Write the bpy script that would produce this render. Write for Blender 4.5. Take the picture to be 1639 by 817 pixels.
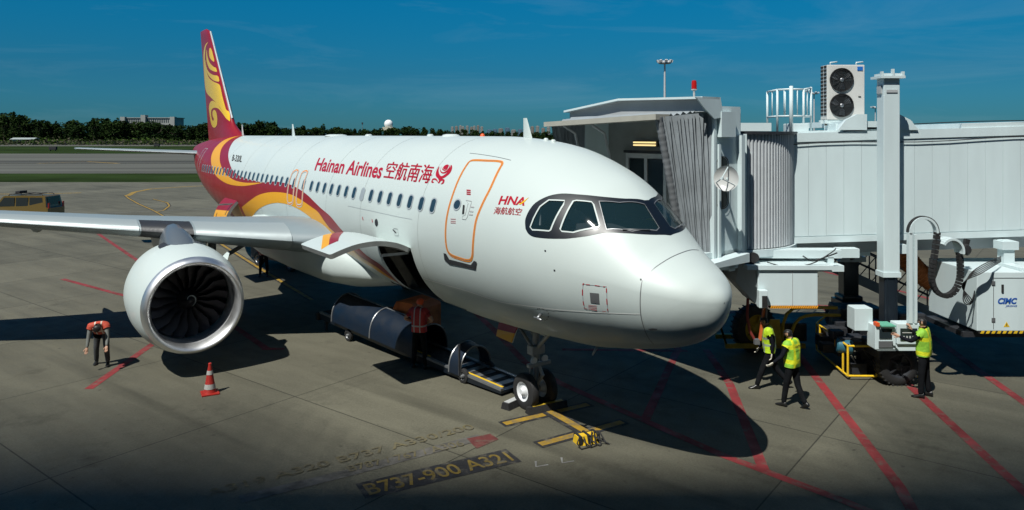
import bpy, bmesh, math, random
from mathutils import Vector, Matrix, Euler
from mathutils.bvhtree import BVHTree
from mathutils.geometry import delaunay_2d_cdt
R = math.radians
rnd = random.Random(7)
for o in list(bpy.data.objects): bpy.data.objects.remove(o)
scene = bpy.context.scene
col = scene.collection

# ------------------------------------------------------------------ camera
CAM_H = 5.911; F = 1181.1; HZ = 216.0; CXP = 819.5; IW = 1639.0; IH = 817.0
cd = bpy.data.cameras.new("camera"); cam = bpy.data.objects.new("camera", cd); col.objects.link(cam)
cam.location = (0, 0, CAM_H); cam.rotation_euler = (R(90), 0, 0)
cd.sensor_width = 36.0; cd.sensor_fit = 'HORIZONTAL'; cd.lens = 36.0 * F / IW
cd.shift_y = -(IH / 2 - HZ) / IW
cd.clip_start = 0.1; cd.clip_end = 12000
scene.camera = cam

# ------------------------------------------------------------------ world, sun, exposure
SUN_EL, SUN_AZ = R(55.5), R(34)            # the light travels forward and to the right
world = bpy.data.worlds.new("World"); scene.world = world; world.use_nodes = True
nt = world.node_tree; nt.nodes.clear()
wo = nt.nodes.new('ShaderNodeOutputWorld'); bg = nt.nodes.new('ShaderNodeBackground')
sky = nt.nodes.new('ShaderNodeTexSky'); sky.sky_type = 'NISHITA'; sky.sun_disc = False
sky.sun_elevation = SUN_EL; sky.sun_rotation = SUN_AZ + math.pi
sky.altitude = 0; sky.air_density = 1.0; sky.dust_density = 0.0; sky.ozone_density = 5.0
geo = nt.nodes.new('ShaderNodeTexCoord')
hs = nt.nodes.new('ShaderNodeHueSaturation'); hs.inputs['Saturation'].default_value = 1.35
tn = nt.nodes.new('ShaderNodeMix'); tn.data_type = 'RGBA'; tn.blend_type = 'MULTIPLY'; tn.inputs[0].default_value = 1; tn.inputs[7].default_value = (.55, .95, 1.0, 1)
sep = nt.nodes.new('ShaderNodeSeparateXYZ'); cr = nt.nodes.new('ShaderNodeValToRGB')   # clear deep-blue sky, dusky down to the horizon
nt.links.new(geo.outputs['Generated'], sep.inputs[0]); nt.links.new(sep.outputs[2], cr.inputs[0]); nt.links.new(cr.outputs[0], tn.inputs[7])
el = cr.color_ramp.elements; el[0].position = 0.0; el[0].color = (.09, .33, .62, 1); el[1].position = .24; el[1].color = (.02, 1.10, 1.10, 1)
e_ = el.new(.08); e_.color = (.11, .50, .68, 1)
e_ = el.new(.45); e_.color = (.30, .95, .85, 1)
nt.links.new(sky.outputs[0], hs.inputs['Color']); nt.links.new(hs.outputs[0], tn.inputs[6]); 
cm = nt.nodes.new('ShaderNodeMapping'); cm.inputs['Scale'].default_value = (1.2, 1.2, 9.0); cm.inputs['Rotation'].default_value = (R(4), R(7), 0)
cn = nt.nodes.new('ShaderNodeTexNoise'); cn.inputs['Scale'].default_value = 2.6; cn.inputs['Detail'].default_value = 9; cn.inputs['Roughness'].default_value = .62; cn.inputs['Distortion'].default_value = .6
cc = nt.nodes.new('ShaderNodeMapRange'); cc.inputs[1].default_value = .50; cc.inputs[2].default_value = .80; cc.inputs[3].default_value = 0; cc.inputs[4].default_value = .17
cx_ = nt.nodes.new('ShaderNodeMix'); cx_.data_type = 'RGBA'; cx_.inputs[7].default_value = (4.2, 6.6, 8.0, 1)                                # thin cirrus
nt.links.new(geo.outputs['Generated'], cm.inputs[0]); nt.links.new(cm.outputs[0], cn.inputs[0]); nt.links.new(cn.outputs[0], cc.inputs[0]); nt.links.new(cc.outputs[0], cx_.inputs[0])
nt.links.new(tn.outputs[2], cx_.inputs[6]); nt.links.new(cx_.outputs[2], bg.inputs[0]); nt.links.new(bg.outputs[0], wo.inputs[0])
bg.inputs[1].default_value = 0.05
sl = bpy.data.lights.new("sun", 'SUN'); sl.energy = 4.3; sl.angle = R(0.53); sl.color = (1.0, 0.985, 0.92)
sun = bpy.data.objects.new("sun", sl); col.objects.link(sun)
ldir = Vector((math.sin(SUN_AZ) * math.cos(SUN_EL), math.cos(SUN_AZ) * math.cos(SUN_EL), -math.sin(SUN_EL)))
sun.rotation_euler = ldir.to_track_quat('-Z', 'Y').to_euler(); sun.location = (-20, -30, 60)
vs = scene.view_settings
vs.view_transform = 'Standard'; vs.look = 'None'; vs.gamma = 1; vs.exposure = 0.32; vs.use_curve_mapping = False

# ------------------------------------------------------------------ materials
MATS = {}
def mat(name, c, rough=0.5, metal=0.0, coat=0.0, var=0.0, vscale=3.0, bump=0.0, bscale=20.0, stretch=(1, 1, 1), spec=0.5, wear=0.0):
    if name in MATS: return MATS[name]
    m = bpy.data.materials.new(name); m.use_nodes = True; MATS[name] = m
    n = m.node_tree; b = n.nodes['Principled BSDF']
    b.inputs['Base Color'].default_value = (*c, 1); b.inputs['Roughness'].default_value = rough
    b.inputs['Metallic'].default_value = metal; b.inputs['Coat Weight'].default_value = coat
    b.inputs['Coat Roughness'].default_value = 0.14; b.inputs['Specular IOR Level'].default_value = spec
    if var > 0 or bump > 0:
        tc = n.nodes.new('ShaderNodeTexCoord'); mp = n.nodes.new('ShaderNodeMapping')
        mp.inputs['Scale'].default_value = stretch
        n.links.new(tc.outputs['Object'], mp.inputs[0])
    if var > 0:
        nz = n.nodes.new('ShaderNodeTexNoise'); nz.inputs['Scale'].default_value = vscale; nz.inputs['Detail'].default_value = 6
        n.links.new(mp.outputs[0], nz.inputs[0])
        mr = n.nodes.new('ShaderNodeMapRange'); mr.inputs[1].default_value = 0.3; mr.inputs[2].default_value = 0.7
        mr.inputs[3].default_value = 1 - var; mr.inputs[4].default_value = 1 + var
        n.links.new(nz.outputs[0], mr.inputs[0])
        mx = n.nodes.new('ShaderNodeVectorMath'); mx.operation = 'SCALE'
        mx.inputs[0].default_value = c; n.links.new(mr.outputs[0], mx.inputs['Scale'])
        n.links.new(mx.outputs[0], b.inputs['Base Color'])
        if wear > 0:                       # paint scuffed through to what lies under it
            wz = n.nodes.new('ShaderNodeTexNoise'); wz.inputs['Scale'].default_value = 3.5; wz.inputs['Detail'].default_value = 9; wz.inputs['Roughness'].default_value = .72; n.links.new(mp.outputs[0], wz.inputs[0])
            wr = n.nodes.new('ShaderNodeMapRange'); wr.inputs[1].default_value = .62 - wear * .3; wr.inputs[2].default_value = .66; wr.inputs[3].default_value = 0; wr.inputs[4].default_value = .9; n.links.new(wz.outputs[0], wr.inputs[0])
            wm = n.nodes.new('ShaderNodeMix'); wm.data_type = 'RGBA'; wm.inputs[7].default_value = (.11, .10, .075, 1); n.links.new(wr.outputs[0], wm.inputs[0]); n.links.new(mx.outputs[0], wm.inputs[6]); n.links.new(wm.outputs[2], b.inputs['Base Color'])
        mr2 = n.nodes.new('ShaderNodeMapRange'); mr2.inputs[1].default_value = 0.3; mr2.inputs[2].default_value = 0.7
        mr2.inputs[3].default_value = min(1, rough * 1.25); mr2.inputs[4].default_value = rough * 0.8
        n.links.new(nz.outputs[0], mr2.inputs[0]); n.links.new(mr2.outputs[0], b.inputs['Roughness'])
    if bump > 0:
        nb = n.nodes.new('ShaderNodeTexNoise'); nb.inputs['Scale'].default_value = bscale; nb.inputs['Detail'].default_value = 4
        n.links.new(mp.outputs[0], nb.inputs[0])
        bp = n.nodes.new('ShaderNodeBump'); bp.inputs['Strength'].default_value = bump; bp.inputs['Distance'].default_value = 0.02
        n.links.new(nb.outputs[0], bp.inputs['Height']); n.links.new(bp.outputs[0], b.inputs['Normal'])
    return m
WHITE = mat('white_gloss_paint', (.52, .59, .575), .48, coat=.22, var=.025, vscale=.7)
RED = mat('dark_red_paint', (.27, .006, .012), .38, coat=.25, var=.05, vscale=1)
YEL = mat('orange_yellow_paint', (.78, .36, .008), .38, coat=.3, var=.03, vscale=1)
FINYEL = mat('bright_yellow_paint', (.80, .50, .012), .3, coat=.5)
LETTER = mat('lettering_red', (.40, .008, .020), .35, coat=.3)
ORANGE = mat('door_orange', (.80, .25, .010), .35, coat=.3)
BLACKM = mat('cockpit_mask_black', (.005, .008, .013), .4, coat=.15)
DARK = mat('dark_steel', (.025, .027, .032), .5, var=.3, vscale=6)
BLACK = mat('black_rubber', (.015, .015, .016), .75, var=.3, vscale=8, bump=.3, bscale=40)
GREYM = mat('grey_metal', (.25, .26, .27), .4, metal=.6, var=.15, vscale=5)
LGREY = mat('light_grey_paint', (.45, .46, .46), .45, var=.06)
ALU = mat('polished_aluminium', (.33, .38, .39), .42, metal=.2, var=.05, vscale=2)
LIPM = mat('inlet_lip_metal', (.80, .81, .82), .43, metal=1.0, var=.04, vscale=1.5)
WINGG = mat('wing_grey_paint', (.22, .27, .29), .45, var=.06, vscale=1.2)
BWHITE = mat('bridge_white_paint', (.575, .675, .69), .42, var=.07, vscale=1.6, bump=.03, bscale=3, stretch=(1, 1, .22))
BGREY = mat('bridge_grey_paint', (.38, .40, .41), .5, var=.08, vscale=1.5)
CREAM = mat('canopy_cream', (.36, .35, .30), .6, var=.08)
BELLOW = mat('bellows_fabric', (.25, .28, .30), .65, var=.15, vscale=2.5, bump=.15, bscale=12)
YMET = mat('yellow_rail_paint', (.72, .46, .02), .45, var=.15, vscale=6)
YDARK = mat('dull_yellow_paint', (.42, .28, .02), .5, var=.2, vscale=5)
ORG = mat('orange_plastic', (.75, .10, .02), .45, var=.1)
HOSE = mat('orange_duct', (.42, .13, .03), .7, var=.2, vscale=9)
HAZY = mat('hazard_orange', (.80, .33, .02), .5)
BLUEP = mat('blue_lettering', (.015, .09, .38), .4)
BLUEC = mat('dark_blue_canopy', (.002, .009, .022), .5, var=.2)
SKIN = mat('skin', (.42, .24, .16), .55)
HAIR = mat('black_hair', (.01, .009, .009), .5)
NAVY = mat('navy_uniform', (.005, .006, .010), .9, spec=.15, var=.3, vscale=12, bump=.3, bscale=14)
SHOE = mat('black_shoe', (.010, .010, .010), .4)
GLOVE = mat('white_glove', (.6, .57, .48), .7)
MRED = mat('red_marking', (.19, .020, .022), .75, var=.35, vscale=1.6, wear=.35)
MYEL = mat('yellow_marking', (.30, .18, .016), .7, var=.3, vscale=2.5, wear=.5)
MBLK = mat('black_marking', (.018, .018, .020), .7, var=.4, vscale=2.5, wear=.35)
MWHT = mat('white_marking', (.22, .22, .21), .7, var=.3, vscale=2.5)
LAMP = None

# ------------------------------------------------------------------ object helpers
RM = {}                                   # world matrix of every root
def root_of(o):
    while o.parent: o = o.parent
    return o
def tag(o, label=None, cat=None, group=None, kind=None):
    if label: o['label'] = label
    if cat: o['category'] = cat
    if group: o['group'] = group
    if kind: o['kind'] = kind
    return o
def thing(name, loc, rz=0, label=None, cat=None, group=None):
    o = bpy.data.objects.new(name, None); col.objects.link(o); o.empty_display_size = .3
    o.location = loc; o.rotation_euler = (0, 0, rz)
    RM[o.name] = Matrix.Translation(Vector(loc)) @ Matrix.Rotation(rz, 4, 'Z')
    return tag(o, label, cat, group)
def copy_tree(o, parent=None):
    c = o.copy(); col.objects.link(c)
    if parent: c.parent = parent
    for ch in list(o.children): copy_tree(ch, c)
    return c
def basis(d):
    d = Vector(d).normalized(); a = Vector((0, 0, 1)) if abs(d.z) < .9 else Vector((1, 0, 0))
    x = d.cross(a).normalized(); return x, d.cross(x).normalized()
class MB:
    def __init__(s): s.v = []; s.f = []; s.m = []; s.sm = []
    def add(s, v, f, m=0, smooth=False):
        k = len(s.v); s.v += [Vector(p) for p in v]; s.f += [tuple(i + k for i in q) for q in f]
        s.m += [m] * len(f); s.sm += [smooth] * len(f); return s
    def box(s, x0, x1, y0, y1, z0, z1, m=0, M=None, bev=0.0):
        b = bev
        if b <= 0:
            v = [Vector((x, y, z)) for z in (z0, z1) for y in (y0, y1) for x in (x0, x1)]
            f = [(0, 2, 3, 1), (4, 5, 7, 6), (0, 1, 5, 4), (2, 6, 7, 3), (0, 4, 6, 2), (1, 3, 7, 5)]
        else:
            bm = bmesh.new(); bmesh.ops.create_cube(bm, size=1)
            for q in bm.verts: q.co = Vector(((x0 + x1) / 2 + q.co.x * (x1 - x0), (y0 + y1) / 2 + q.co.y * (y1 - y0), (z0 + z1) / 2 + q.co.z * (z1 - z0)))
            bmesh.ops.bevel(bm, geom=bm.edges[:], offset=b, segments=2, affect='EDGES', profile=.6)
            bm.verts.index_update(); v = [q.co.copy() for q in bm.verts]; f = [[q.index for q in g.verts] for g in bm.faces]; bm.free()
        if M: v = [M @ p for p in v]
        return s.add(v, f, m)
    def bar(s, a, b, w, h=None, m=0):          # rectangular bar between two points
        a, b = Vector(a), Vector(b); h = h or w; x, y = basis(b - a)
        if abs((b - a).normalized().z) < .9: x, y = x, y
        v = [p + x * i * w / 2 + y * j * h / 2 for p in (a, b) for i, j in ((-1, -1), (1, -1), (1, 1), (-1, 1))]
        return s.add(v, [(0, 1, 2, 3), (7, 6, 5, 4), (0, 4, 5, 1), (1, 5, 6, 2), (2, 6, 7, 3), (3, 7, 4, 0)], m)
    def tube(s, pts, r, n=10, m=0, cap=True, smooth=True):
        pts = [Vector(p) for p in pts]; rs = r if isinstance(r, (list, tuple)) else [r] * len(pts)
        V = []; x = None
        for i, p in enumerate(pts):
            d = (pts[min(i + 1, len(pts) - 1)] - pts[max(i - 1, 0)]).normalized()
            if x is None: x, y = basis(d)
            else:
                x = (x - d * x.dot(d)).normalized(); y = d.cross(x)
            V += [p + (x * math.cos(2 * math.pi * k / n) + y * math.sin(2 * math.pi * k / n)) * rs[i] for k in range(n)]
        f = [(i * n + k, i * n + (k + 1) % n, (i + 1) * n + (k + 1) % n, (i + 1) * n + k) for i in range(len(pts) - 1) for k in range(n)]
        s.add(V, f, m, smooth)
        if cap: s.add(V[:n], [tuple(reversed(range(n)))], m); s.add(V[-n:], [tuple(range(n))], m)
        return s
    def lathe(s, o, ax, prof, n=32, m=0, smooth=True, a0=0, a1=2 * math.pi):   # prof: (along, radius)
        o = Vector(o); ax = Vector(ax).normalized(); x, y = basis(ax); full = abs(a1 - a0 - 2 * math.pi) < 1e-6
        N = n if full else n + 1; V = []
        for t, r in prof:
            for k in range(N):
                a = a0 + (a1 - a0) * k / n
                V.append(o + ax * t + (x * math.cos(a) + y * math.sin(a)) * r)
        f = []
        for i in range(len(prof) - 1):
            for k in range(n):
                k2 = (k + 1) % N
                f.append((i * N + k, i * N + k2, (i + 1) * N + k2, (i + 1) * N + k))
        return s.add(V, f, m, smooth)
    def loft(s, rings, m=0, smooth=True, close=True, caps=True):
        n = len(rings[0]); V = [p for r in rings for p in r]; K = n if close else n - 1
        f = [(i * n + k, i * n + (k + 1) % n, (i + 1) * n + (k + 1) % n, (i + 1) * n + k) for i in range(len(rings) - 1) for k in range(K)]
        s.add(V, f, m, smooth)
        if caps and close: s.add(rings[0], [tuple(reversed(range(n)))], m); s.add(rings[-1], [tuple(range(n))], m)
        return s
    def prism(s, pts, off, m=0):               # flat polygon given by 3-D points, pushed by off
        n = len(pts); a = [Vector(p) for p in pts]; b = [p + Vector(off) for p in a]
        return s.add(a + b, [tuple(reversed(range(n))), tuple(range(n, 2 * n))] + [(k, (k + 1) % n, n + (k + 1) % n, n + k) for k in range(n)], m)
    def quad(s, a, b, c, d, m=0): return s.add([a, b, c, d], [(0, 1, 2, 3)], m)
    def build(s, name, mats, parent=None, world=False, fix=True):
        me = bpy.data.meshes.new(name); vv = s.v
        if world and parent is not None:
            inv = RM[root_of(parent).name].inverted(); vv = [inv @ p for p in vv]
        me.from_pydata([tuple(p) for p in vv], [], s.f)
        for q in (mats if isinstance(mats, (list, tuple)) else [mats]): me.materials.append(q)
        me.polygons.foreach_set('material_index', s.m); me.polygons.foreach_set('use_smooth', s.sm)
        if fix:
            bm = bmesh.new(); bm.from_mesh(me)
            bmesh.ops.remove_doubles(bm, verts=bm.verts, dist=1e-5)
            bmesh.ops.recalc_face_normals(bm, faces=bm.faces)
            for e in bm.edges:
                if len(e.link_faces) == 2 and e.calc_face_angle(0) > 0.7: e.smooth = False
            bm.to_mesh(me); bm.free()
        me.update()
        o = bpy.data.objects.new(name, me); col.objects.link(o)
        if parent is not None: o.parent = parent
        return o
def at(px, py, D): return Vector(((px - CXP) / F * D, D, CAM_H - (py - HZ) / F * D))   # a point seen at photo pixel, D metres ahead
def gr(px, py, z=0.0):                                                                 # the ground there
    D = (CAM_H - z) * F / (py - HZ); return Vector(((px - CXP) / F * D, D, z))
def atz(px, py, z): return gr(px, py, z)

_tc = {}
def text2d(s, shear=0.0, fat=0.0):
    c = bpy.data.curves.new('t', 'FONT'); c.body = s; c.shear = shear; c.offset = fat; c.size = 1; c.resolution_u = 3
    c.fill_mode = 'FRONT'; c.extrude = 0
    o = bpy.data.objects.new('t', c); col.objects.link(o)
    dg = bpy.context.evaluated_depsgraph_get(); me = bpy.data.meshes.new_from_object(o.evaluated_get(dg))
    v = [(q.co.x, q.co.y) for q in me.vertices]; f = [tuple(p.vertices) for p in me.polygons]
    bpy.data.objects.remove(o); bpy.data.curves.remove(c); bpy.data.meshes.remove(me)
    xs = [a for a, _ in v] or [0, 1]; x0, x1 = min(xs), max(xs)
    ys = [b for _, b in v] or [0, 1]
    return v, f, x0, x1, min(ys), max(ys)
def slice2d(v, f, xs, ys):
    bm = bmesh.new(); vv = [bm.verts.new((a, b, 0)) for a, b in v]
    for q in f:
        try: bm.faces.new([vv[i] for i in q])
        except ValueError: pass
    for x in xs: bmesh.ops.bisect_plane(bm, geom=bm.verts[:] + bm.edges[:] + bm.faces[:], plane_co=(x, 0, 0), plane_no=(1, 0, 0))
    for y in ys: bmesh.ops.bisect_plane(bm, geom=bm.verts[:] + bm.edges[:] + bm.faces[:], plane_co=(0, y, 0), plane_no=(0, 1, 0))
    bm.verts.index_update()
    r = [(q.co.x, q.co.y) for q in bm.verts], [tuple(q.index for q in g.verts) for g in bm.faces]
    bm.free(); return r

# ------------------------------------------------------------------ parametric skins: paint, glass and lettering follow the surface
def inpoly(x, y, loops):
    c = False
    for P in loops:
        j = len(P) - 1
        for i in range(len(P)):
            if (P[i][1] > y) != (P[j][1] > y) and x < (P[j][0] - P[i][0]) * (y - P[i][1]) / (P[j][1] - P[i][1]) + P[i][0]: c = not c
            j = i
    return c
class Surf:
    def __init__(s, fn, ur, vr, nu, nv, M, kv=1.0, flip=False):
        s.fn = fn; s.M = M; s.kv = kv; s.flip = flip; s.ur = ur; s.vr = vr
        V = []; UV = []; Fc = []
        for i in range(nu + 1):
            for j in range(nv + 1):
                u = ur[0] + (ur[1] - ur[0]) * i / nu; v = vr[0] + (vr[1] - vr[0]) * j / nv
                V.append(fn(u, v)); UV.append((u, v))
        for i in range(nu):
            for j in range(nv):
                a = i * (nv + 1) + j; Fc += [(a, a + 1, a + nv + 2), (a, a + nv + 2, a + nv + 1)]
        s.V, s.UV, s.F = V, UV, Fc
        s.bvh = BVHTree.FromPolygons(V, Fc)
    def n(s, u, v):
        e = 1e-3; (u0, u1), (v0, v1) = s.ur, s.vr
        ua, ub = max(u - e, u0), min(u + e, u1); va, vb = max(v - e, v0), min(v + e, v1)
        d = (s.fn(ub, v) - s.fn(ua, v)).cross(s.fn(u, vb) - s.fn(u, va))
        if d.length < 1e-12: return Vector((-1, 0, 0))
        d.normalize(); return -d if s.flip else d
    def uv_at(s, loc, idx):
        from mathutils.geometry import barycentric_transform
        a, b, c = s.F[idx]
        r = barycentric_transform(loc, s.V[a], s.V[b], s.V[c], Vector((*s.UV[a], 0)), Vector((*s.UV[b], 0)), Vector((*s.UV[c], 0)))
        return (r.x, r.y)
    def ray(s, px, py):
        inv = s.M.inverted(); o = inv @ Vector((0, 0, CAM_H)); t = inv @ at(px, py, 10.0)
        d = (t - o).normalized(); loc, nn, idx, dist = s.bvh.ray_cast(o, d)
        if loc is None:
            best = None
            for k in range(30, 900):
                l2, n2, i2, ds = s.bvh.find_nearest(o + d * (k * .06))
                if l2 is not None and (best is None or ds < best[0]): best = (ds, l2, i2)
            loc, idx = best[1], best[2]
        return s.uv_at(loc, idx)
    def trace(s, pts, ox=0, oy=0, k=1.0): return [s.ray(ox + x / k, oy + y / k) for x, y in pts]
    def patch(s, name, loops, m, parent, off=.003, du=.06, dv=.1, edge=True):
        kv = s.kv; pts = []; edges = []
        for P in loops:
            st = len(pts)
            for i in range(len(P)):
                a, b = P[i], P[(i + 1) % len(P)]
                n = max(1, int(max(abs(a[0] - b[0]) / du, abs(a[1] - b[1]) / dv)))
                for j in range(n): pts.append((a[0] + (b[0] - a[0]) * j / n, a[1] + (b[1] - a[1]) * j / n))
            for i in range(st, len(pts)): edges.append((i, i + 1 if i + 1 < len(pts) else st))
        xs = [p[0] for p in pts]; ys = [p[1] for p in pts]
        i0, i1 = math.floor(min(xs) / du), math.ceil(max(xs) / du); j0, j1 = math.floor(min(ys) / dv), math.ceil(max(ys) / dv)
        for i in range(i0, i1 + 1):
            for j in range(j0, j1 + 1):
                x, y = i * du + 1e-4, j * dv + 1e-4
                if inpoly(x, y, loops): pts.append((x, y))
        r = delaunay_2d_cdt([Vector((x, y * kv)) for x, y in pts], edges, [], 0, 1e-7)
        V2 = [(p.x, p.y / kv) for p in r[0]]; T = []
        for t in r[2]:
            cx = sum(V2[i][0] for i in t) / len(t); cy = sum(V2[i][1] for i in t) / len(t)
            if inpoly(cx, cy, loops): T.append(tuple(t))
        return s.from2d(name, V2, T, m, parent, off)
    def from2d(s, name, V2, T, m, parent, off):
        P = []; N = []
        for u, v in V2:
            nn = s.n(u, v); N.append(nn); P.append(s.fn(u, v) + nn * off)
        T2 = []
        for t in T:
            a, b, c = P[t[0]], P[t[1]], P[t[2]]
            T2.append(tuple(reversed(t)) if (b - a).cross(c - a).dot(N[t[0]]) < 0 else t)
        me = bpy.data.meshes.new(name); me.from_pydata([tuple(p) for p in P], [], T2)
        me.materials.append(m); me.polygons.foreach_set('use_smooth', [True] * len(T2)); me.update()
        me.normals_split_custom_set_from_vertices([tuple(q) for q in N])
        o = bpy.data.objects.new(name, me); col.objects.link(o); o.parent = parent
        return o
    def text(s, name, body, m, parent, bl, br, tl, shear=0, fat=0, off=.004, y0=None, y1=None, bold=0):
        """text whose box has its bottom-left, bottom-right and top-left corners at three (u, v) points"""
        v, f, x0, x1, a0, a1 = text2d(body, shear, fat)
        y0 = a0 if y0 is None else y0; y1 = a1 if y1 is None else y1
        if bold:
            v0, f0 = list(v), list(f)
            for dx, dy in ((bold, 0), (-bold, 0), (0, bold * .8)):
                k = len(v); v = v + [(a + dx, b + dy) for a, b in v0]; f = f + [tuple(i + k for i in q) for q in f0]
        v, f = slice2d(v, f, [x0 + (x1 - x0) * i / 40 for i in range(1, 40)], [y0 + (y1 - y0) * i / 10 for i in range(0, 10)])
        W = []
        for a, b in v:
            p = (a - x0) / (x1 - x0); q = (b - y0) / (y1 - y0)
            W.append((bl[0] + (br[0] - bl[0]) * p + (tl[0] - bl[0]) * q, bl[1] + (br[1] - bl[1]) * p + (tl[1] - bl[1]) * q))
        return s.from2d(name, W, f, m, parent, off)
def ring(P, w):                           # a thin frame just inside / outside a uv loop, as two loops
    cx = sum(p[0] for p in P) / len(P); cy = sum(p[1] for p in P) / len(P)
    return [[(cx + (x - cx) * (1 + w), cy + (y - cy) * (1 + w)) for x, y in P], [(cx + (x - cx) * (1 - w), cy + (y - cy) * (1 - w)) for x, y in P]]
def rrect(x0, x1, y0, y1, rx, ry, n=5):
    P = []
    for cx, cy, a in ((x1 - rx, y1 - ry, 0), (x0 + rx, y1 - ry, 90), (x0 + rx, y0 + ry, 180), (x1 - rx, y0 + ry, 270)):
        for i in range(n + 1):
            t = R(a + 90 * i / n); P.append((cx + rx * math.cos(t), cy + ry * math.sin(t)))
    return P
# ================================================================== THE SETTING
def concrete_mat():
    m = bpy.data.materials.new('apron_concrete'); m.use_nodes = True; n = m.node_tree; L = n.links
    b = n.nodes['Principled BSDF']; b.inputs['Specular IOR Level'].default_value = .3
    tc = n.nodes.new('ShaderNodeTexCoord'); mp = n.nodes.new('ShaderNodeMapping')
    mp.vector_type = 'TEXTURE'; mp.inputs['Location'].default_value = (-4.9, 16.66, 0); mp.inputs['Rotation'].default_value = (0, 0, R(52.3))
    L.new(tc.outputs['Object'], mp.inputs[0])
    def math_(op, a, b_=None, c=None):
        q = n.nodes.new('ShaderNodeMath'); q.operation = op
        for i, w in enumerate((a, b_, c)):
            if w is None: continue
            if isinstance(w, (int, float)): q.inputs[i].default_value = w
            else: L.new(w, q.inputs[i])
        return q.outputs[0]
    sx = n.nodes.new('ShaderNodeSeparateXYZ'); L.new(mp.outputs[0], sx.inputs[0])
    lines = None; S = 5.0
    for ax in (0, 1):
        w = math_('DIVIDE', sx.outputs[ax], S); fr = math_('FRACT', math_('ADD', w, .5)); d = math_('MULTIPLY', math_('ABSOLUTE', math_('SUBTRACT', fr, .5)), S)
        k = math_('LESS_THAN', d, .014); lines = k if lines is None else math_('MAXIMUM', lines, k)
    # slab-to-slab tone
    sn = n.nodes.new('ShaderNodeVectorMath'); sn.operation = 'FLOOR'; sc = n.nodes.new('ShaderNodeVectorMath'); sc.operation = 'SCALE'; sc.inputs['Scale'].default_value = 1 / S
    L.new(mp.outputs[0], sc.inputs[0]); L.new(sc.outputs[0], sn.inputs[0])
    wn = n.nodes.new('ShaderNodeTexWhiteNoise'); wn.noise_dimensions = '2D'; L.new(sn.outputs[0], wn.inputs[0])
    def noise(scale, det=6, st=(1, 1, 1), rough=.6):
        q = n.nodes.new('ShaderNodeTexNoise'); q.inputs['Scale'].default_value = scale; q.inputs['Detail'].default_value = det; q.inputs['Roughness'].default_value = rough
        m2 = n.nodes.new('ShaderNodeMapping'); m2.inputs['Scale'].default_value = st; L.new(mp.outputs[0], m2.inputs[0]); L.new(m2.outputs[0], q.inputs[0]); return q.outputs[0]
    def rng(v, a, b_, c, d):
        q = n.nodes.new('ShaderNodeMapRange'); q.inputs[1].default_value = a; q.inputs[2].default_value = b_; q.inputs[3].default_value = c; q.inputs[4].default_value = d; L.new(v, q.inputs[0]); return q.outputs[0]
    t = rng(wn.outputs[0], 0, 1, .86, 1.10)
    t = math_('MULTIPLY', t, rng(noise(.16, 5), .3, .7, .80, 1.15))
    t = math_('MULTIPLY', t, rng(noise(1.3, 7, (1, .16, 1)), .3, .75, .78, 1.14))
    t = math_('MULTIPLY', t, rng(noise(22, 4), .3, .7, .84, 1.12))
    t = math_('MULTIPLY', t, rng(noise(.55, 8, (1, 1, 1), .7), .57, .72, 1.0, .60))      # oil and rubber stains
    t = math_('MULTIPLY', t, rng(noise(75, 3), .35, .65, .86, 1.12))                      # aggregate and grit
    t = math_('MULTIPLY', t, rng(noise(1.1, 4, (1, .045, 1), .5), .58, .70, 1.0, .72))       # tyre tracks along the stand
    t = math_('MULTIPLY', t, rng(noise(.9, 5, (.06, 1, 1), .55), .62, .72, 1.0, .82))
    t = math_('MULTIPLY', t, rng(noise(5, 3, (1, 1, 1), .4), .70, .78, 1.0, .55))            # small drips
    t = math_('MULTIPLY', t, rng(lines, 0, 1, 1, .35))
    v = n.nodes.new('ShaderNodeVectorMath'); v.operation = 'SCALE'; v.inputs[0].default_value = (.122, .116, .085); L.new(t, v.inputs['Scale'])
    L.new(v.outputs[0], b.inputs['Base Color']); L.new(rng(noise(2.2), .3, .7, .62, .85), b.inputs['Roughness'])
    bp = n.nodes.new('ShaderNodeBump'); bp.inputs['Strength'].default_value = .25; bp.inputs['Distance'].default_value = .01; L.new(noise(35, 3), bp.inputs['Height']); L.new(bp.outputs[0], b.inputs['Normal'])
    return m
CONC = concrete_mat()
GRASS = mat('airfield_grass', (.020, .034, .008), .95, var=.5, vscale=.06, bump=.3, bscale=3, spec=.03)
FARCONC = mat('old_taxiway_concrete', (.085, .083, .066), .85, var=.35, vscale=.05, stretch=(.25, 3, 1))
FARDARK = mat('weathered_taxiway_concrete', (.06, .058, .046), .9, var=.45, vscale=.04, stretch=(.2, 3, 1))

def sheet(name, pts, m, z, parent=None):
    b = MB(); b.add([Vector((x, y, z)) for x, y in pts], [tuple(range(len(pts)))])
    o = b.build(name, m, parent, fix=False); 
    if parent is None: tag(o, kind='structure')
    return o
ground = sheet('terrain', [(-6000, -400), (6000, -400), (6000, 7000), (-6000, 7000)], GRASS, -.012)
apron = sheet('apron', [(-260, -60), (260, -60), (260, 92), (-260, 92)], CONC, 0)
def yG(py): return CAM_H * F / (py - HZ)
def band(name, y0, y1, m, z=-.004, x0=-900, x1=900, wob=0):
    n = 60; top = []; bot = []
    for i in range(n + 1):
        x = x0 + (x1 - x0) * i / n
        bot.append((x, y0 + wob * math.sin(x * .021 + y0))); top.append((x, y1 + wob * math.sin(x * .017 + y1 * 1.3)))
    b = MB(); V = [Vector((x, y, z)) for x, y in bot] + [Vector((x, y, z)) for x, y in top]
    b.add(V, [(i, i + 1, n + 2 + i, n + 1 + i) for i in range(n)])
    return tag(b.build(name, m, None, fix=False), kind='structure')
band('taxiway', yG(277.5), yG(262), FARCONC, wob=1.0)
band('taxiway_shoulder', yG(262), yG(258), FARDARK, wob=.8)
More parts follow.
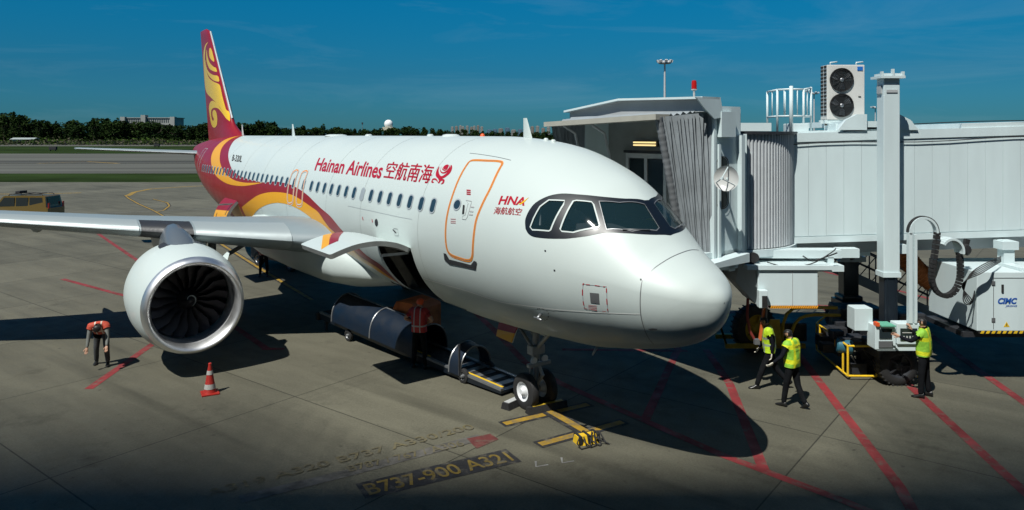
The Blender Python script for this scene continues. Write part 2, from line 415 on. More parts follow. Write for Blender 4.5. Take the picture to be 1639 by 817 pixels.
band('taxiway', yG(258), yG(246), FARCONC, wob=1.5)
band('runway', yG(234.3), yG(231.2), FARCONC, wob=2)
# ground markings are parts of the apron
def mark(name, pts, m, z=.004):
    b = MB(); P = [Vector((p[0], p[1], z)) for p in pts]; b.add(P, [tuple(range(len(P)))]); return b.build(name, m, apron, fix=False)
_lz = [0]
def line(name, pts, w, m, z=.004):
    _lz[0] += 1; z += .00035 * (_lz[0] % 12)
    P = [Vector((p[0], p[1], z)) for p in pts]; Lf = []; Rt = []
    for i, p in enumerate(P):
        d = (P[min(i + 1, len(P) - 1)] - P[max(i - 1, 0)]).normalized(); nn = Vector((-d.y, d.x, 0)) * w / 2
        Lf.append(p + nn); Rt.append(p - nn)
    b = MB(); n = len(P); b.add(Lf + Rt, [(i, i + 1, n + i + 1, n + i) for i in range(n - 1)]); return b.build(name, m, apron, fix=False)
def pl(*pp): return [gr(x, y) for x, y in pp]
RW = .20
for pts in ([(100, 447), (193, 472), (316, 500.5)], [(316, 500.5), (142, 623)], [(130, 356), (428, 559.5)], [(420, 559), (455, 559)],
            [(760, 500), (790, 528), (840, 580), (897, 614), (1156, 729), (1352, 803), (1420, 832)], [(1010, 470), (1085, 559), (1033, 672)],
            [(1060, 300 + 215), (1120, 575 - 60), (1168, 615), (1222, 752)],
            [(1224, 497), (1440, 780), (1478, 850)], [(1318, 492), (1480, 640), (1620, 770), (1700, 843)], [(1480, 530), (1573, 598), (1660, 660)],
            [(1100, 515), (1167, 502), (1245, 488)], [(1300, 430), (1397, 455), (1520, 487)], [(1215, 480), (1400, 497), (1640, 520)], [(900, 560), (1100, 562)]):
    if pts[0] == (1060, 515): pts = [(1130, 560), (1168, 615), (1222, 752)]
    line('red_line', pl(*pts), RW, MRED)
line('yellow_line', pl((200, 313), (206, 318), (222, 327), (245, 337), (268, 350), (352, 390), (432, 440), (500, 481)), .30, MBLK)
line('yellow_line', pl((200, 313), (206, 318), (222, 327), (245, 337), (268, 350), (352, 390), (432, 440), (500, 481)), .15, MYEL, .008)
line('yellow_line', pl((250, 340), (262, 337), (271, 330), (268, 325), (245, 319)), .30, MBLK)
line('yellow_line', pl((250, 340), (262, 337), (271, 330), (268, 325), (245, 319)), .15, MYEL, .008)
line('yellow_line', pl((204, 314), (215, 308), (240, 303), (300, 299), (380, 296)), .5, MYEL, .008)
line('yellow_line', pl((-60, 311), (60, 311), (130, 309)), .5, MYEL, .008)
line('yellow_line', pl((60, 262), (140, 259), (190, 262)), 1.0, MYEL, .006)
line('white_line', pl((0, 352), (170, 342), (345, 334)), .10, MWHT, .008)
# nose-wheel stop bars
def barmark(a, b, w):
    line('stop_bar_border', pl(a, b), w * 1.9, MBLK); A, B = pl(a, b); d = (B - A).normalized() * w * .35
    line('stop_bar', [A + d, B - d], w, MYEL, .008)
barmark((860, 713), (1000, 675), .17); barmark((803, 680), (945, 647), .17)
line('centre_line_border', pl((845, 640), (940, 694)), .36, MBLK, .010); line('centre_line', pl((850, 642), (938, 692)), .18, MYEL, .014)
mark('red_box', pl((747, 703), (785, 695), (798, 704), (763, 719)), mat('faded_red_marking', (.10, .022, .020), .8, var=.4, vscale=4, wear=.5), .008)
def gtext(body, bl, br, h, m, z=.01, bgc=True, fat=.012):
    A, B = gr(*bl), gr(*br); v, f, x0, x1, y0, y1 = text2d(body, 0, fat); ex = (B - A).normalized(); ey = Vector((-ex.y, ex.x, 0)); L_ = (B - A).length
    b = MB(); b.add([A + ex * (x - x0) / (x1 - x0) * L_ + ey * (y - y0) / (y1 - y0) * h + Vector((0, 0, z)) for x, y in v], f); b.build('stand_lettering', m, apron, fix=False)
    if bgc:
        q = MB(); c = h * .22; q.add([A - ex * c - ey * c + Vector((0, 0, .005)), B + ex * c - ey * c + Vector((0, 0, .005)), B + ex * c + ey * (h + c) + Vector((0, 0, .005)), A - ex * c + ey * (h + c) + Vector((0, 0, .005))], [(0, 1, 2, 3)])
        q.build('lettering_background', MBLK, apron, fix=False)
MYELT = mat('worn_yellow_lettering', (.16, .11, .018), .8, var=.35, vscale=4, wear=.5)
gtext('B737-900 A321', (592, 794), (824, 738), .42, MYELT)
MYELF = mat('faded_yellow_marking', (.11, .092, .04), .85, var=.35, vscale=6, wear=.9); MBLKF = mat('faded_black_marking', (.09, .085, .075), .8, var=.4, vscale=4)
gtext('B787 / 767 / A306', (560, 757), (745, 714), .25, MYELF, z=.018, bgc=False)
gtext('A319 A320 B737 A330/200', (330, 797), (762, 687), .27, MYELF, z=.014, bgc=False)
line('faded_band', pl((385, 800), (560, 757), (770, 700)), .28, MBLKF, .006)
for a in ((858, 748), (900, 742)):
    g = gr(*a); line('corner_mark', [g + Vector((0, .22, 0)), g, g + Vector((.22, .08, 0))], .04, MWHT, .008)

# ------------------------------------------------------------------ trees
LEAF = [mat('leaves_%s' % k, c, .8, var=.4, vscale=.4, spec=.05) for k, c in (('deep', (.008, .018, .005)), ('mid', (.013, .028, .006)), ('olive', (.020, .034, .008)))]
BARK = mat('bark', (.08, .06, .045), .9)
def tree_proto(kind, seed):
    r = random.Random(seed); H = {'round': 9.0, 'wide': 10.0, 'tall': 13.0, 'conifer': 17.0}[kind]; W = {'round': 5.2, 'wide': 8.0, 'tall': 4.2, 'conifer': 4.6}[kind]
    t = thing(kind + '_tree' if kind != 'conifer' else 'conifer_tree', (0, 0, 0))
    b = MB(); b.tube([(0, 0, 0), (.1, 0, H * .3), (.0, .1, H * .62)], [.32, .24, .1], 7)
    for k in range(5):
        a = k * 1.3 + r.random(); b.tube([(0, 0, H * .3), (math.cos(a) * W * .2, math.sin(a) * W * .2, H * .5), (math.cos(a) * W * .38, math.sin(a) * W * .38, H * .66)], [.14, .09, .03], 5)
    b.build('trunk', BARK, t)
    c = MB(); lobes = []
    if kind == 'conifer':
        for k in range(9): lobes.append((0, 0, H * (.25 + .078 * k), W * .5 * (1 - k / 9.6), H * .07))
    else:
        for k in range(15):
            a = r.random() * 6.28; q = W * .33 * math.sqrt(r.random()); lobes.append((math.cos(a) * q, math.sin(a) * q, H * r.uniform(.22, .84), W * r.uniform(.18, .32), H * r.uniform(.09, .17)))
    for (x, y, z, w, h) in lobes:
        for k in range(75):
            a = r.random() * 6.283; e = math.asin(r.uniform(-.8, 1)); rr = r.uniform(.7, 1.12)
            p = Vector((x + w * rr * math.cos(a) * math.cos(e), y + w * rr * math.sin(a) * math.cos(e), z + h * rr * math.sin(e)))
            s = r.uniform(.25, .6); ax = Vector((r.uniform(-1, 1), r.uniform(-1, 1), r.uniform(-1, 1))).normalized(); x1, y1 = basis(ax)
            c.add([p - x1 * s, p - y1 * s * .7, p + x1 * s, p + y1 * s * .7], [(0, 1, 2, 3)], 0 if r.random() < .5 else 1)
    c.build('crown', [LEAF[seed % 2], LEAF[(seed % 2) + 1]], t, fix=False)
    return t
TL = {'round': 'round bushy tree in the far treeline', 'wide': 'broad spreading tree in the far treeline',
      'tall': 'tall narrow tree in the far treeline', 'conifer': 'dark pointed conifer standing above the far left treeline'}
PT = {('round', i): tree_proto('round', 10 + i) for i in range(2)}; PT.update({('wide', i): tree_proto('wide', 20 + i) for i in range(3)}); PT[('tall', 0)] = tree_proto('tall', 31); PT[('conifer', 0)] = tree_proto('conifer', 41)
used = set()
def place_tree(kind, i, x, y, s):
    key = (kind, i); o = PT[key] if key not in used else copy_tree(PT[key]); used.add(key)
    o.location = (x, y, 0); o.rotation_euler = (0, 0, rnd.random() * 6.28); o.scale = (s * rnd.uniform(.9, 1.2), s * rnd.uniform(.9, 1.2), s)
    px_ = CXP + F * x / y; zone = 'at far left' if px_ < 60 else 'left of the office block' if px_ < 190 else 'before the office block' if px_ < 290 else 'just left of the tail fin' if px_ < 345 else 'right of the tail fin' if px_ < 470 else 'left of the radar dome' if px_ < 600 else 'near the radar dome' if px_ < 700 else 'below the distant towers'
    tag(o, (TL[kind] + ', ' + zone + (', back row' if y > 465 else ', front row')) if kind != 'conifer' else 'dark pointed conifer standing above the treeline ' + zone, 'tree', 'trees along the far treeline' if kind != 'conifer' else 'conifers above the left treeline')
def topline(px):                         # how high the treeline stands in the photo, as pixels above the horizon
    K = [(-80, 26), (0, 32), (30, 36), (60, 24), (110, 22), (150, 26), (200, 24), (280, 20), (300, 16), (340, 22), (380, 20), (420, 24), (460, 12), (520, 16), (580, 10), (620, 12), (660, 13), (720, 9), (800, 6), (880, 5), (1000, 8)]
    for (a, p), (b, q) in zip(K, K[1:]):
        if a <= px <= b: return p + (q - p) * (px - a) / (b - a)
    return 12
for row, (D, dk) in enumerate(((452, 11), (478, 13))):
    px = -90.0 + row * 7
    while px < 905:
        x = (px - CXP) / F * D; hgt = (CAM_H + topline(px) * D / F * rnd.uniform(.74, 1.06)) * (1.0 if row else .93)
        kd = rnd.choice(['round', 'wide', 'wide', 'round', 'tall'] if px < 560 else ['round', 'wide', 'tall', 'tall'])
        base = {'round': 8.7, 'wide': 9.4, 'tall': 12.4}[kd]
        place_tree(kd, rnd.randrange({'round': 2, 'wide': 3, 'tall': 1}[kd]), x, D + rnd.uniform(-5, 5), max(.55, hgt / base)); px += dk * rnd.uniform(.8, 1.2)
for px, h in ((22, 38), (28, 30), (6, 30), (150, 26), (62, 24)):
    D = 440; place_tree('conifer', 0, (px - CXP) / F * D, D, (CAM_H + h * D / F) / 16.3)
# the belt of shrubs and long grass below the trees
b = MB(); r = random.Random(5)
for k in range(15000):
    x = r.uniform(-345, 50); y = r.uniform(418, 440); hh = 1.2 + 2.2 * (math.sin(x * .11) * .5 + .5) * r.random(); p = Vector((x, y, r.uniform(0.1, hh) + (y - 418) * .07)); s = r.uniform(.35, .9)
    x1, y1 = basis(Vector((r.uniform(-1, 1), r.uniform(-1, 1), r.uniform(-.3, 1))).normalized()); b.add([p - x1 * s, p - y1 * s * .6, p + x1 * s, p + y1 * s * .6], [(0, 1, 2, 3)], 0 if r.random() < .6 else 1)
SHR = mat('shrub_green', (.032, .058, .010), .85, var=.5, vscale=.08, spec=.05); SHB = mat('shrub_brown', (.06, .055, .025), .9, var=.4, vscale=.1)
tag(b.build('shrub_belt', [SHR, SHB], None, fix=False), 'low green and brown shrubs along the foot of the far treeline', 'shrubs', kind='stuff')
# perimeter fence
f = thing('perimeter_fence', (-200, 400, 0), 0, 'thin wire perimeter fence between the runway and the far shrubs', 'fence')
b = MB()
for k in range(90): b.bar((-330 + k * 4.4, 400, 0), (-330 + k * 4.4, 400, 2.3), .10)
b.build('posts', DARK, f, world=True)
b = MB()
for z in (.6, 1.3, 2.2): b.bar((-330, 400, z), (62, 400, z), .05)
b.build('wires', DARK, f, world=True)

# ------------------------------------------------------------------ far buildings
PALE = mat('pale_render', (.27, .28, .26), .8, var=.12, vscale=.1); GLASSD = mat('dark_window_glass', (.02, .03, .035), .15)
def slab_block(name, px0, px1, ytop, ybot, D, label, floors, bays, depth=14):
    a, c = at(px0, ytop, D), at(px1, ybot, D); t = thing(name, (a.x, D, 0), 0, label, 'building')
    top = a.z; W = c.x - a.x; zb = 0
    b = MB(); b.box(a.x, c.x, D, D + depth, 0, top); 
    b.box(a.x - .6, c.x + .6, D - .6, D + depth + .6, top, top + .5); b.build('walls', PALE, t, world=True)
    fh = 3.6
    for k in range(floors):
        z1 = top - 1.0 - k * fh
        w = MB()
        for j in range(bays):
            u0 = a.x + 1 + (W - 2) * j / bays; u1 = u0 + (W - 2) / bays - .7; w.box(u0, u1, D - .06, D + .02, z1 - 2.2, z1)
        w.build('window_row', GLASSD, t, world=True)
    return t, a, c, top
t, a, c, top = slab_block('office_block', 198, 280, 189.5, 203, 520, 'long pale concrete block with recessed window rows behind the left treeline', 4, 26)
s = MB(); x = at(231.5, 186, 520).x; s.box(x - 1.6, x + 1.6, 517.5, 522, 0, top + 2.2); s.build('stair_tower', PALE, t, world=True)
s = MB(); s.box(a.x - 1, a.x + 2.2, 517, 520.5, 0, top + .9); s.box(c.x - 2.2, c.x + 1, 517, 520.5, 0, top + .9); s.build('end_wall', PALE, t, world=True)
t2 = thing('low_shed', (-300, 436, 0), 0, 'low pale shed roof showing among the far left trees', 'shed')
b = MB(); b.box(-292, -280, 431, 436, 0, 3.2); b.build('walls', PALE, t2, world=True); b = MB(); b.prism([(-293, 430, 3.2), (-293, 437, 3.2), (-293, 433.5, 4.2)], (14, 0, 0)); b.build('roof', mat('shed_roof', (.30, .34, .33), .6), t2, world=True)
t3 = thing('radar_tower', (at(622, 200, 505).x, 505, 0), 0, 'squat pale radar tower with a white ball dome above the trees', 'radar tower')
b = MB(); b.box(-3.2, 3.2, -3.2, 3.2, 0, 8.8); b.box(-4.6, 4.6, -4.6, 4.6, 8.8, 9.5); b.box(-3.6, 3.6, -3.6, 3.6, 9.5, 11.2); b.build('tower', mat('tower_render', (.45, .42, .32), .8), t3)
b = MB(); prof = [(3.0 * math.sin(R(q)) , 3.0 * math.cos(R(q))) for q in range(-50, 91, 10)]; b.lathe((0, 0, 13.2), (0, 0, 1), prof, 20); b.build('radome', mat('radome_white', (.8, .8, .78), .5), t3)
b = MB()
for k in range(12): a_ = k * math.pi / 6; b.bar((4.5 * math.cos(a_), 4.5 * math.sin(a_), 9.5), (4.5 * math.cos(a_), 4.5 * math.sin(a_), 10.8), .12)
b.build('railing', LGREY, t3)
t3 = thing('distant_mast', (at(580, 198, 520).x, 520, 0), 0, 'thin dark mast left of the radar dome above the far trees', 'mast')
b = MB(); b.tube([(0, 0, 0), (0, 0, 14)], [.3, .12], 6); b.build('pole', DARK, t3)
b = MB(); b.box(-.5, .5, -.3, .3, 13.2, 14.6); b.build('antenna', DARK, t3)
# skyline of apartment towers
APT = [mat('apartment_' + k, c, .8, var=.1, vscale=.02) for k, c in (('pale', (.28, .27, .25)), ('beige', (.24, .21, .18)), ('blue', (.10, .18, .26)))]
aproto = {}
def apt(k, x, D, w, h, lab, g):
    if k not in aproto:
        t = thing('apartment_tower', (0, 0, 0)); b = MB(); b.box(-.5, .5, 0, .6, 0, 1); b.box(-.3, .3, -.08, 0, 0, 1.03); b.box(-.12, .12, .1, .4, 1, 1.06); b.build('walls', APT[k], t)
        w_ = MB()
        for i in range(14):
            for j in (-.45, -.36, .33, .42): w_.box(j, j + .05, -.012, .004, .03 + i * .068, .07 + i * .068)
            for j in (-.22, -.03, .14): w_.box(j, j + .07, -.092, -.076, .03 + i * .068, .075 + i * .068)
        w_.build('windows', GLASSD, t); aproto[k] = t
    else: t = copy_tree(aproto[k])
    t.location = (x, D, 0); t.scale = (w, w, h); tag(t, lab, 'apartment tower', g)
D = 2600
for i, px in enumerate([724, 729.5, 735, 741, 747, 753, 759, 764.5, 770]):
    apt(i % 2 if i % 3 else 0, (px - CXP) / F * D, D + (i % 3) * 30, 9.5, CAM_H + (12.5 + (i * 7 % 5) * .55) * D / F, ('first', 'second', 'third', 'fourth', 'fifth', 'sixth', 'seventh', 'eighth', 'ninth')[i] + ' from the left of the nine pale slim towers clustered on the skyline', 'apartment tower cluster on the horizon')
for i, px in enumerate([783, 792, 801, 812, 822, 833, 852, 861, 871, 878]):
    apt((2, 2, 1, 2, 0, 2, 1, 0, 1, 0)[i], (px - CXP) / F * D, D + (i % 3) * 40, 17 if i < 6 else 12, CAM_H + (8 + (i * 5 % 4) * 1.0 + (3 if i > 5 else 0)) * D / F,
        ('pale', 'beige', 'bluish')[(2, 2, 1, 2, 0, 2, 1, 0, 1, 0)[i]] + ' far tower block, ' + ('first', 'second', 'third', 'fourth', 'fifth', 'sixth', 'seventh', 'eighth', 'ninth', 'tenth')[i] + ' from the left in the loose skyline beside the bridge', 'scattered towers on the horizon')
# floodlight masts
def mast(px, ytop, D, label, nl=8, s=1.0):
    X = (px - CXP) / F * D; H = CAM_H + (HZ - ytop) * D / F; t = thing('floodlight_mast', (X, D, 0), 0, label, 'floodlight mast')
    b = MB(); b.tube([(0, 0, 0), (0, 0, H)], [.42 * s, .2 * s], 10); b.build('pole', LGREY, t)
    b = MB()
    b.lathe((0, 0, H - .5 * s), (0, 0, 1), [(0, .3 * s), (0, 1.5 * s), (.25 * s, 1.5 * s), (.25 * s, .3 * s)], 16); b.build('head_frame', GREYM, t)
    for k in range(nl):
        a = k * 2 * math.pi / nl; c = Vector((math.cos(a) * 1.7 * s, math.sin(a) * 1.7 * s, H + .1 * s)); l = MB()
        M = Matrix.Translation(c) @ Matrix.Rotation(a, 4, 'Z') @ Matrix.Rotation(R(25), 4, 'Y'); l.box(-.2 * s, .25 * s, -.35 * s, .35 * s, -.3 * s, .3 * s, M=M, bev=.04); l.build('floodlight', LGREY, t)
mast(1064, 99, 180, 'tall pale floodlight mast rising behind the boarding bridge cab')
mast(1303, 149, 260, 'small distant floodlight mast beside the white roof cage', 4, .9)
mast(1401, 172, 300, 'small distant floodlight mast just left of the big white lift column', 5, .9)
# ================================================================== THE AIRLINER  (local x runs aft from the nose, y to starboard, z up)
AX, AD, AA = 3.428, 11.913, .6125
plane = thing('airliner', (AX, AD, 0), math.atan2(math.cos(AA), -math.sin(AA)), 'white twin-engine airliner with red and yellow swoosh parked nose-in at the boarding bridge', 'airliner')
PM = RM[plane.name]
ZC = 3.80
PR = [(0.00,-0.606,-0.606,0.000,-0.606,1.000),(0.05,-0.455,-0.875,0.198,-0.609,1),(0.15,-0.350,-1.059,0.371,-0.597,1),(0.30,-0.221,-1.200,0.566,-0.565,1.000),(0.60,-0.040,-1.401,0.810,-0.522,1.01),(1.00,0.212,-1.556,1.015,-0.477,1.07),(1.15,.345,-1.6,1.08,-.45,1.09),(1.50,0.700,-1.688,1.232,-0.392,1.12),(1.73,.93,-1.74,1.31,-.36,1.14),(1.85,1.025,-1.765,1.355,-0.345,1.14),(2.20,1.270,-1.832,1.495,-0.293,1.09),(2.60,1.450,-1.904,1.640,-0.232,1.03),(3.00,1.600,-1.936,1.748,-0.176,1.00),(3.50,1.770,-1.966,1.836,-0.124,1.0),(4.00,1.894,-2.009,1.905,-0.085,1.0),(5.00,2.017,-2.055,1.975,-0.029,1),(6.20,2.073,-2.09,1.995,-0.02,1),(12,2.08,-2.08,1.98,0,1),(22.5,2.07,-2.07,1.975,0.000,1),(25,2.07,-1.90,1.955,.08,1),(27,2.07,-1.58,1.88,.22,1),(29,2.05,-1.18,1.73,.38,1),(31,1.98,-.7,1.47,.6,1),(33,1.88,-.2,1.13,.8,1),(35,1.74,.35,.74,1.0,1),(36.5,1.6,.75,.46,1.15,1),(37.3,1.45,.95,.3,1.2,1),(37.55,1.32,1.08,.18,1.2,1)]
def pchip(x, y):
    n = len(x); h = [x[i + 1] - x[i] for i in range(n - 1)]; d = [(y[i + 1] - y[i]) / h[i] for i in range(n - 1)]; m = [0.0] * n
    for i in range(1, n - 1):
        if d[i - 1] * d[i] > 0:
            w1 = 2 * h[i] + h[i - 1]; w2 = h[i] + 2 * h[i - 1]; m[i] = (w1 + w2) / (w1 / d[i - 1] + w2 / d[i])
    m[0] = d[0]; m[-1] = d[-1]
    import bisect
    def fn(q):
        i = min(max(bisect.bisect_left(x, q) - 1, 0), n - 2); t = (q - x[i]) / h[i]
        return (1 + 2 * t) * (1 - t) ** 2 * y[i] + t * (1 - t) ** 2 * h[i] * m[i] + t * t * (3 - 2 * t) * y[i + 1] + t * t * (t - 1) * h[i] * m[i + 1]
    return fn
_x = [math.sqrt(p[0]) for p in PR]
FT, FB, FW, FC, FE = [pchip(_x, [p[k] for p in PR]) for k in (1, 2, 3, 4, 5)]
def fus(u, v):
    u = max(u, 0); zt, zb, w, zc = FT(u), FB(u), FW(u), FC(u); c, s = math.cos(v), math.sin(v)
    if s > 0 and u < 1.8:
        e = FE(u); s = s ** e; c = math.copysign(abs(c) ** e, c)
    return Vector((u * u, w * c, ZC + (zc + (zt - zc) * s if s > 0 else zc + (zc - zb) * s)))
U1 = math.sqrt(37.55)
SF = Surf(fus, (.012, U1), (-math.pi, math.pi), 260, 180, PM, kv=.9)
if SF.n(3, 0).y < 0: SF.flip = True
def th_of(s, z):                          # angle on the starboard side at station s, height z
    u = math.sqrt(s); zc, zt, zb = FC(u), FT(u), FB(u); q = z - ZC - zc
    return math.asin(max(-1, min(1, q / (zt - zc) if q > 0 else q / (zc - zb))))
def sv(s, z): return (math.sqrt(s), th_of(s, z))
def met(p): return (p[0] ** 2, p[1] * 2.0)
def unm(p): return (math.sqrt(max(p[0], 1e-4)), p[1] / 2.0)
def strip_loop(P, w, closed=True):        # band of constant width along a traced line
    Q = [met(p) for p in P]; n = len(Q); A = []; B = []
    for i in range(n):
        a = Q[(i - 1) % n] if closed or i > 0 else Q[i]; c = Q[(i + 1) % n] if closed or i < n - 1 else Q[i]
        dx, dy = c[0] - a[0], c[1] - a[1]; l = math.hypot(dx, dy) or 1; nx, ny = -dy / l * w / 2, dx / l * w / 2
        A.append(unm((Q[i][0] + nx, Q[i][1] + ny))); B.append(unm((Q[i][0] - nx, Q[i][1] - ny)))
    return [A, B] if closed else [A + B[::-1]]
def cat(P, n=6, closed=True):             # smooth a traced outline
    R_ = []; N = len(P); rngs = range(N) if closed else range(N - 1)
    for i in rngs:
        p0 = P[(i - 1) % N] if closed or i > 0 else P[i]; p1 = P[i]; p2 = P[(i + 1) % N]; p3 = P[(i + 2) % N] if closed or i < N - 2 else P[i + 1]
        for k in range(n):
            t = k / n; R_.append(tuple(.5 * (2 * b + (c - a) * t + (2 * a - 5 * b + 4 * c - d) * t * t + (3 * b - a - 3 * c + d) * t ** 3) for a, b, c, d in zip(p0, p1, p2, p3)))
    if not closed: R_.append(P[-1])
    return R_
Z4 = dict(ox=660, oy=200, k=2.917); Z5 = dict(ox=820, oy=280, k=2.917); Z8 = dict(ox=300, oy=215, k=5.273); ZS = dict(ox=480, oy=330, k=4.804); ZL = dict(ox=490, oy=240, k=4.43)
T = SF.trace
clampc = lambda P: [(u, min(v, R(86.5))) for u, v in P]
mirror = lambda P: [(u, math.pi - v) for u, v in P]
# --- windscreen
maskS = T([(60, 230), (62, 205), (80, 165), (110, 130), (160, 103), (205, 91), (250, 88), (330, 94), (430, 104), (530, 112), (618, 120)], **Z5); maskS = [(u, min(v, R(88))) for u, v in maskS]
maskB = T([(738, 282), (670, 281), (600, 278), (520, 273), (450, 270), (400, 276), (340, 288), (270, 297), (210, 299), (150, 297), (100, 290), (75, 275), (62, 252)], **Z5); maskB = [(u, min(v, R(88))) for u, v in maskB]
top_c = (SF.ray(1034, 321)[0], math.pi / 2); bot_c = (SF.ray(1074, 377)[0], math.pi / 2)
print('windscreen centre line: top s %.2f bottom s %.2f; mask top end' % (top_c[0] ** 2, bot_c[0] ** 2), maskS[-1], maskB[0])
maskHalf = cat(maskS, 3, False) + [top_c]; low = [(bot_c[0], math.pi / 2)] + cat(maskB, 3, False)
mask = maskHalf + mirror(maskHalf)[::-1][1:] + mirror(low)[::-1][:-1] + low[0:]
PA = T([(85, 245), (100, 205), (130, 150), (172, 119), (245, 122), (240, 140), (180, 258), (172, 263), (95, 258)], **Z5)
PB = T([(224, 255), (285, 124), (300, 121), (370, 128), (380, 140), (408, 238), (400, 247), (285, 270), (232, 265)], **Z5)
PC = clampc(T([(405, 125), (500, 131), (618, 140), (652, 195), (685, 248), (672, 262), (560, 265), (440, 256)], **Z5))
panes = [PA, PB, PC]; holes = panes + [mirror(p) for p in panes]
print('pane C', [(round(a * a, 2), round(math.degrees(b))) for a, b in PC])
# --- cargo doors
def cargo(s0, s1): return rrect(math.sqrt(s0), math.sqrt(s1), th_of(s0, 2.02), th_of(s0, 3.32), .02, .05, 3)
fc, ac = cargo(7.15, 9.0), cargo(21.65, 23.45)
bay = rrect(math.sqrt(4.35), math.sqrt(6.0), R(-97), R(-83), .02, .03, 2)
whole = [(.012, -math.pi), (U1, -math.pi), (U1, math.pi), (.012, math.pi)]
fuselage = SF.patch('fuselage', [whole, fc, ac, bay] + holes, WHITE, plane, 0, du=.04, dv=.07)
SF.patch('windscreen_mask', [mask] + holes, BLACKM, fuselage, .004, du=.02, dv=.04)
GL = bpy.data.materials.new('cockpit_glass'); GL.use_nodes = True; n_ = GL.node_tree; b_ = n_.nodes['Principled BSDF']
b_.inputs['Base Color'].default_value = (.02, .05, .06, 1); b_.inputs['Roughness'].default_value = .03; b_.inputs['Coat Weight'].default_value = .6; b_.inputs['Alpha'].default_value = .42
for nm, P in (('cockpit_side_window', PA), ('cockpit_side_window', PB), ('windscreen', PC)):
    for Q in (P, mirror(P)):
        w = SF.patch(nm, [Q], GL, plane, -.006, du=.03, dv=.05)
        if nm != 'windscreen': SF.patch('window_frame', strip_loop(Q, .028), LGREY if Q is not P else WHITE, w, .012, du=.03, dv=.05)
        else: SF.patch('window_frame', strip_loop(Q, .016), GREYM, w, .012, du=.03, dv=.05)
# cockpit interior
CKD = mat('cockpit_dark', (.035, .045, .05), .8); CKS = mat('cockpit_seat', (.06, .07, .09), .8)
b = MB(); b.box(1.9, 4.4, -1.25, 1.25, 3.3, 3.45); b.box(4.38, 4.42, -1.3, 1.3, 3.3, 5.1); b.build('cockpit_floor', CKD, plane)
b = MB(); b.loft([[Vector((1.60, y, z)) for y, z in ((-.8, 3.7), (.8, 3.7), (.7, 3.98), (-.7, 3.98))], [Vector((2.15, y, z)) for y, z in ((-1.05, 3.7), (1.05, 3.7), (.85, 4.30), (-.85, 4.30))], [Vector((2.5, y, z)) for y, z in ((-1.15, 3.7), (1.15, 3.7), (1.0, 4.30), (-1.0, 4.30))]], smooth=False); b.build('instrument_panel', CKD, plane)
for sy in (-1, 1):
    b = MB(); b.box(3.0, 3.5, sy * .55 - .27, sy * .55 + .27, 3.7, 3.95, bev=.04); b.box(3.42, 3.58, sy * .55 - .27, sy * .55 + .27, 3.9, 4.7, bev=.05); b.box(3.44, 3.56, sy * .55 - .14, sy * .55 + .14, 4.72, 4.98, bev=.04); b.build('pilot_seat', CKS, plane)
b = MB()
for k in range(7): b.box(3.0 + k * .05, 3.04 + k * .05, 1.43 - k * .004, 1.45, 4.25, 4.62 + k * .012)
b.build('sun_blind', mat('pale_sun_blind', (.45, .52, .55), .6), plane)
b = MB(); b.box(2.0, 2.15, -.7, -.4, 4.31, 4.33); b.build('checklist_card', mat('yellow_card', (.7, .6, .1), .6), plane)
# wipers
for sg in (1, -1):
    a, c = [SF.fn(*q) + SF.n(*q) * .03 for q in (T([(515, 259)], **Z5)[0], T([(640, 262)], **Z5)[0])]
    if sg < 0: a.y *= -1; c.y *= -1
    b = MB(); b.tube([a, c], .012, 6); b.build('wiper', GREYM, plane)
# --- livery
outer = T([(470, 15), (430, 32), (400, 50), (370, 90), (350, 140), (345, 190), (355, 240), (380, 300), (430, 345), (500, 375), (600, 400), (650, 407), (720, 400), (780, 405), (850, 420), (900, 440), (960, 475), (1020, 520), (1080, 580), (1130, 628)], **Z8) + \
        T([(235, 80), (305, 165), (365, 230), (415, 285), (520, 385), (620, 452), (700, 530), (760, 590), (840, 642)], **ZS)
outer = cat(outer, 4, False)
rl = T([(740, 580), (600, 475), (460, 385), (365, 290), (280, 220)], **ZS)
y2u = T([(460, 617), (530, 560), (600, 515), (680, 493), (760, 490), (840, 500), (900, 520), (960, 555), (1040, 610), (1110, 665)], **Z8) + T([(225, 165), (290, 222), (365, 290), (460, 385), (600, 475), (720, 565), (800, 620)], **ZS)
y2l = T([(740, 580), (700, 560), (560, 475), (430, 400), (290, 310), (225, 240), (150, 165), (90, 95)], **ZS) + T([(960, 645), (880, 605), (800, 583), (730, 582), (660, 600), (600, 635), (560, 680), (530, 745)], **Z8)
e0 = y2u[0]
s_top = outer[0][0]
red_poly = [(U1, math.pi / 2), (s_top, math.pi / 2)] + outer + T([(840, 642)], **ZS)[:0] + y2u[::-1][1:] + [(e0[0], R(-60)), (e0[0] + .02, R(-90)), (U1, R(-90))]
SF.patch('red_livery', [red_poly, ac], RED, fuselage, .003, du=.04, dv=.06)
SF.patch('red_livery', [mirror(red_poly)], RED, fuselage, .003, du=.05, dv=.08)
yel2 = cat(y2u, 4, False) + cat(y2l, 4, False)
SF.patch('yellow_livery', [yel2, ac], YEL, fuselage, .006, du=.04, dv=.06)
SF.patch('yellow_livery', [mirror(yel2)], YEL, fuselage, .006, du=.05, dv=.08)
y1o = T([(415, 19), (330, 42), (260, 90), (215, 150), (200, 220), (215, 300), (250, 360), (310, 405), (380, 430), (460, 438), (540, 430), (640, 410)], **Z8)
y1i = T([(560, 411), (480, 409), (400, 390), (340, 350), (300, 300), (277, 240), (275, 180), (290, 120), (330, 70), (390, 32), (440, 17)], **Z8)
yel1 = [(y1o[0][0], math.pi / 2)] + cat(y1o, 4, False) + cat(y1i, 4, False) + [(y1i[-1][0], math.pi / 2)]
SF.patch('yellow_livery', [yel1], YEL, fuselage, .007, du=.04, dv=.06); SF.patch('yellow_livery', [mirror(yel1)], YEL, fuselage, .007, du=.05, dv=.08)
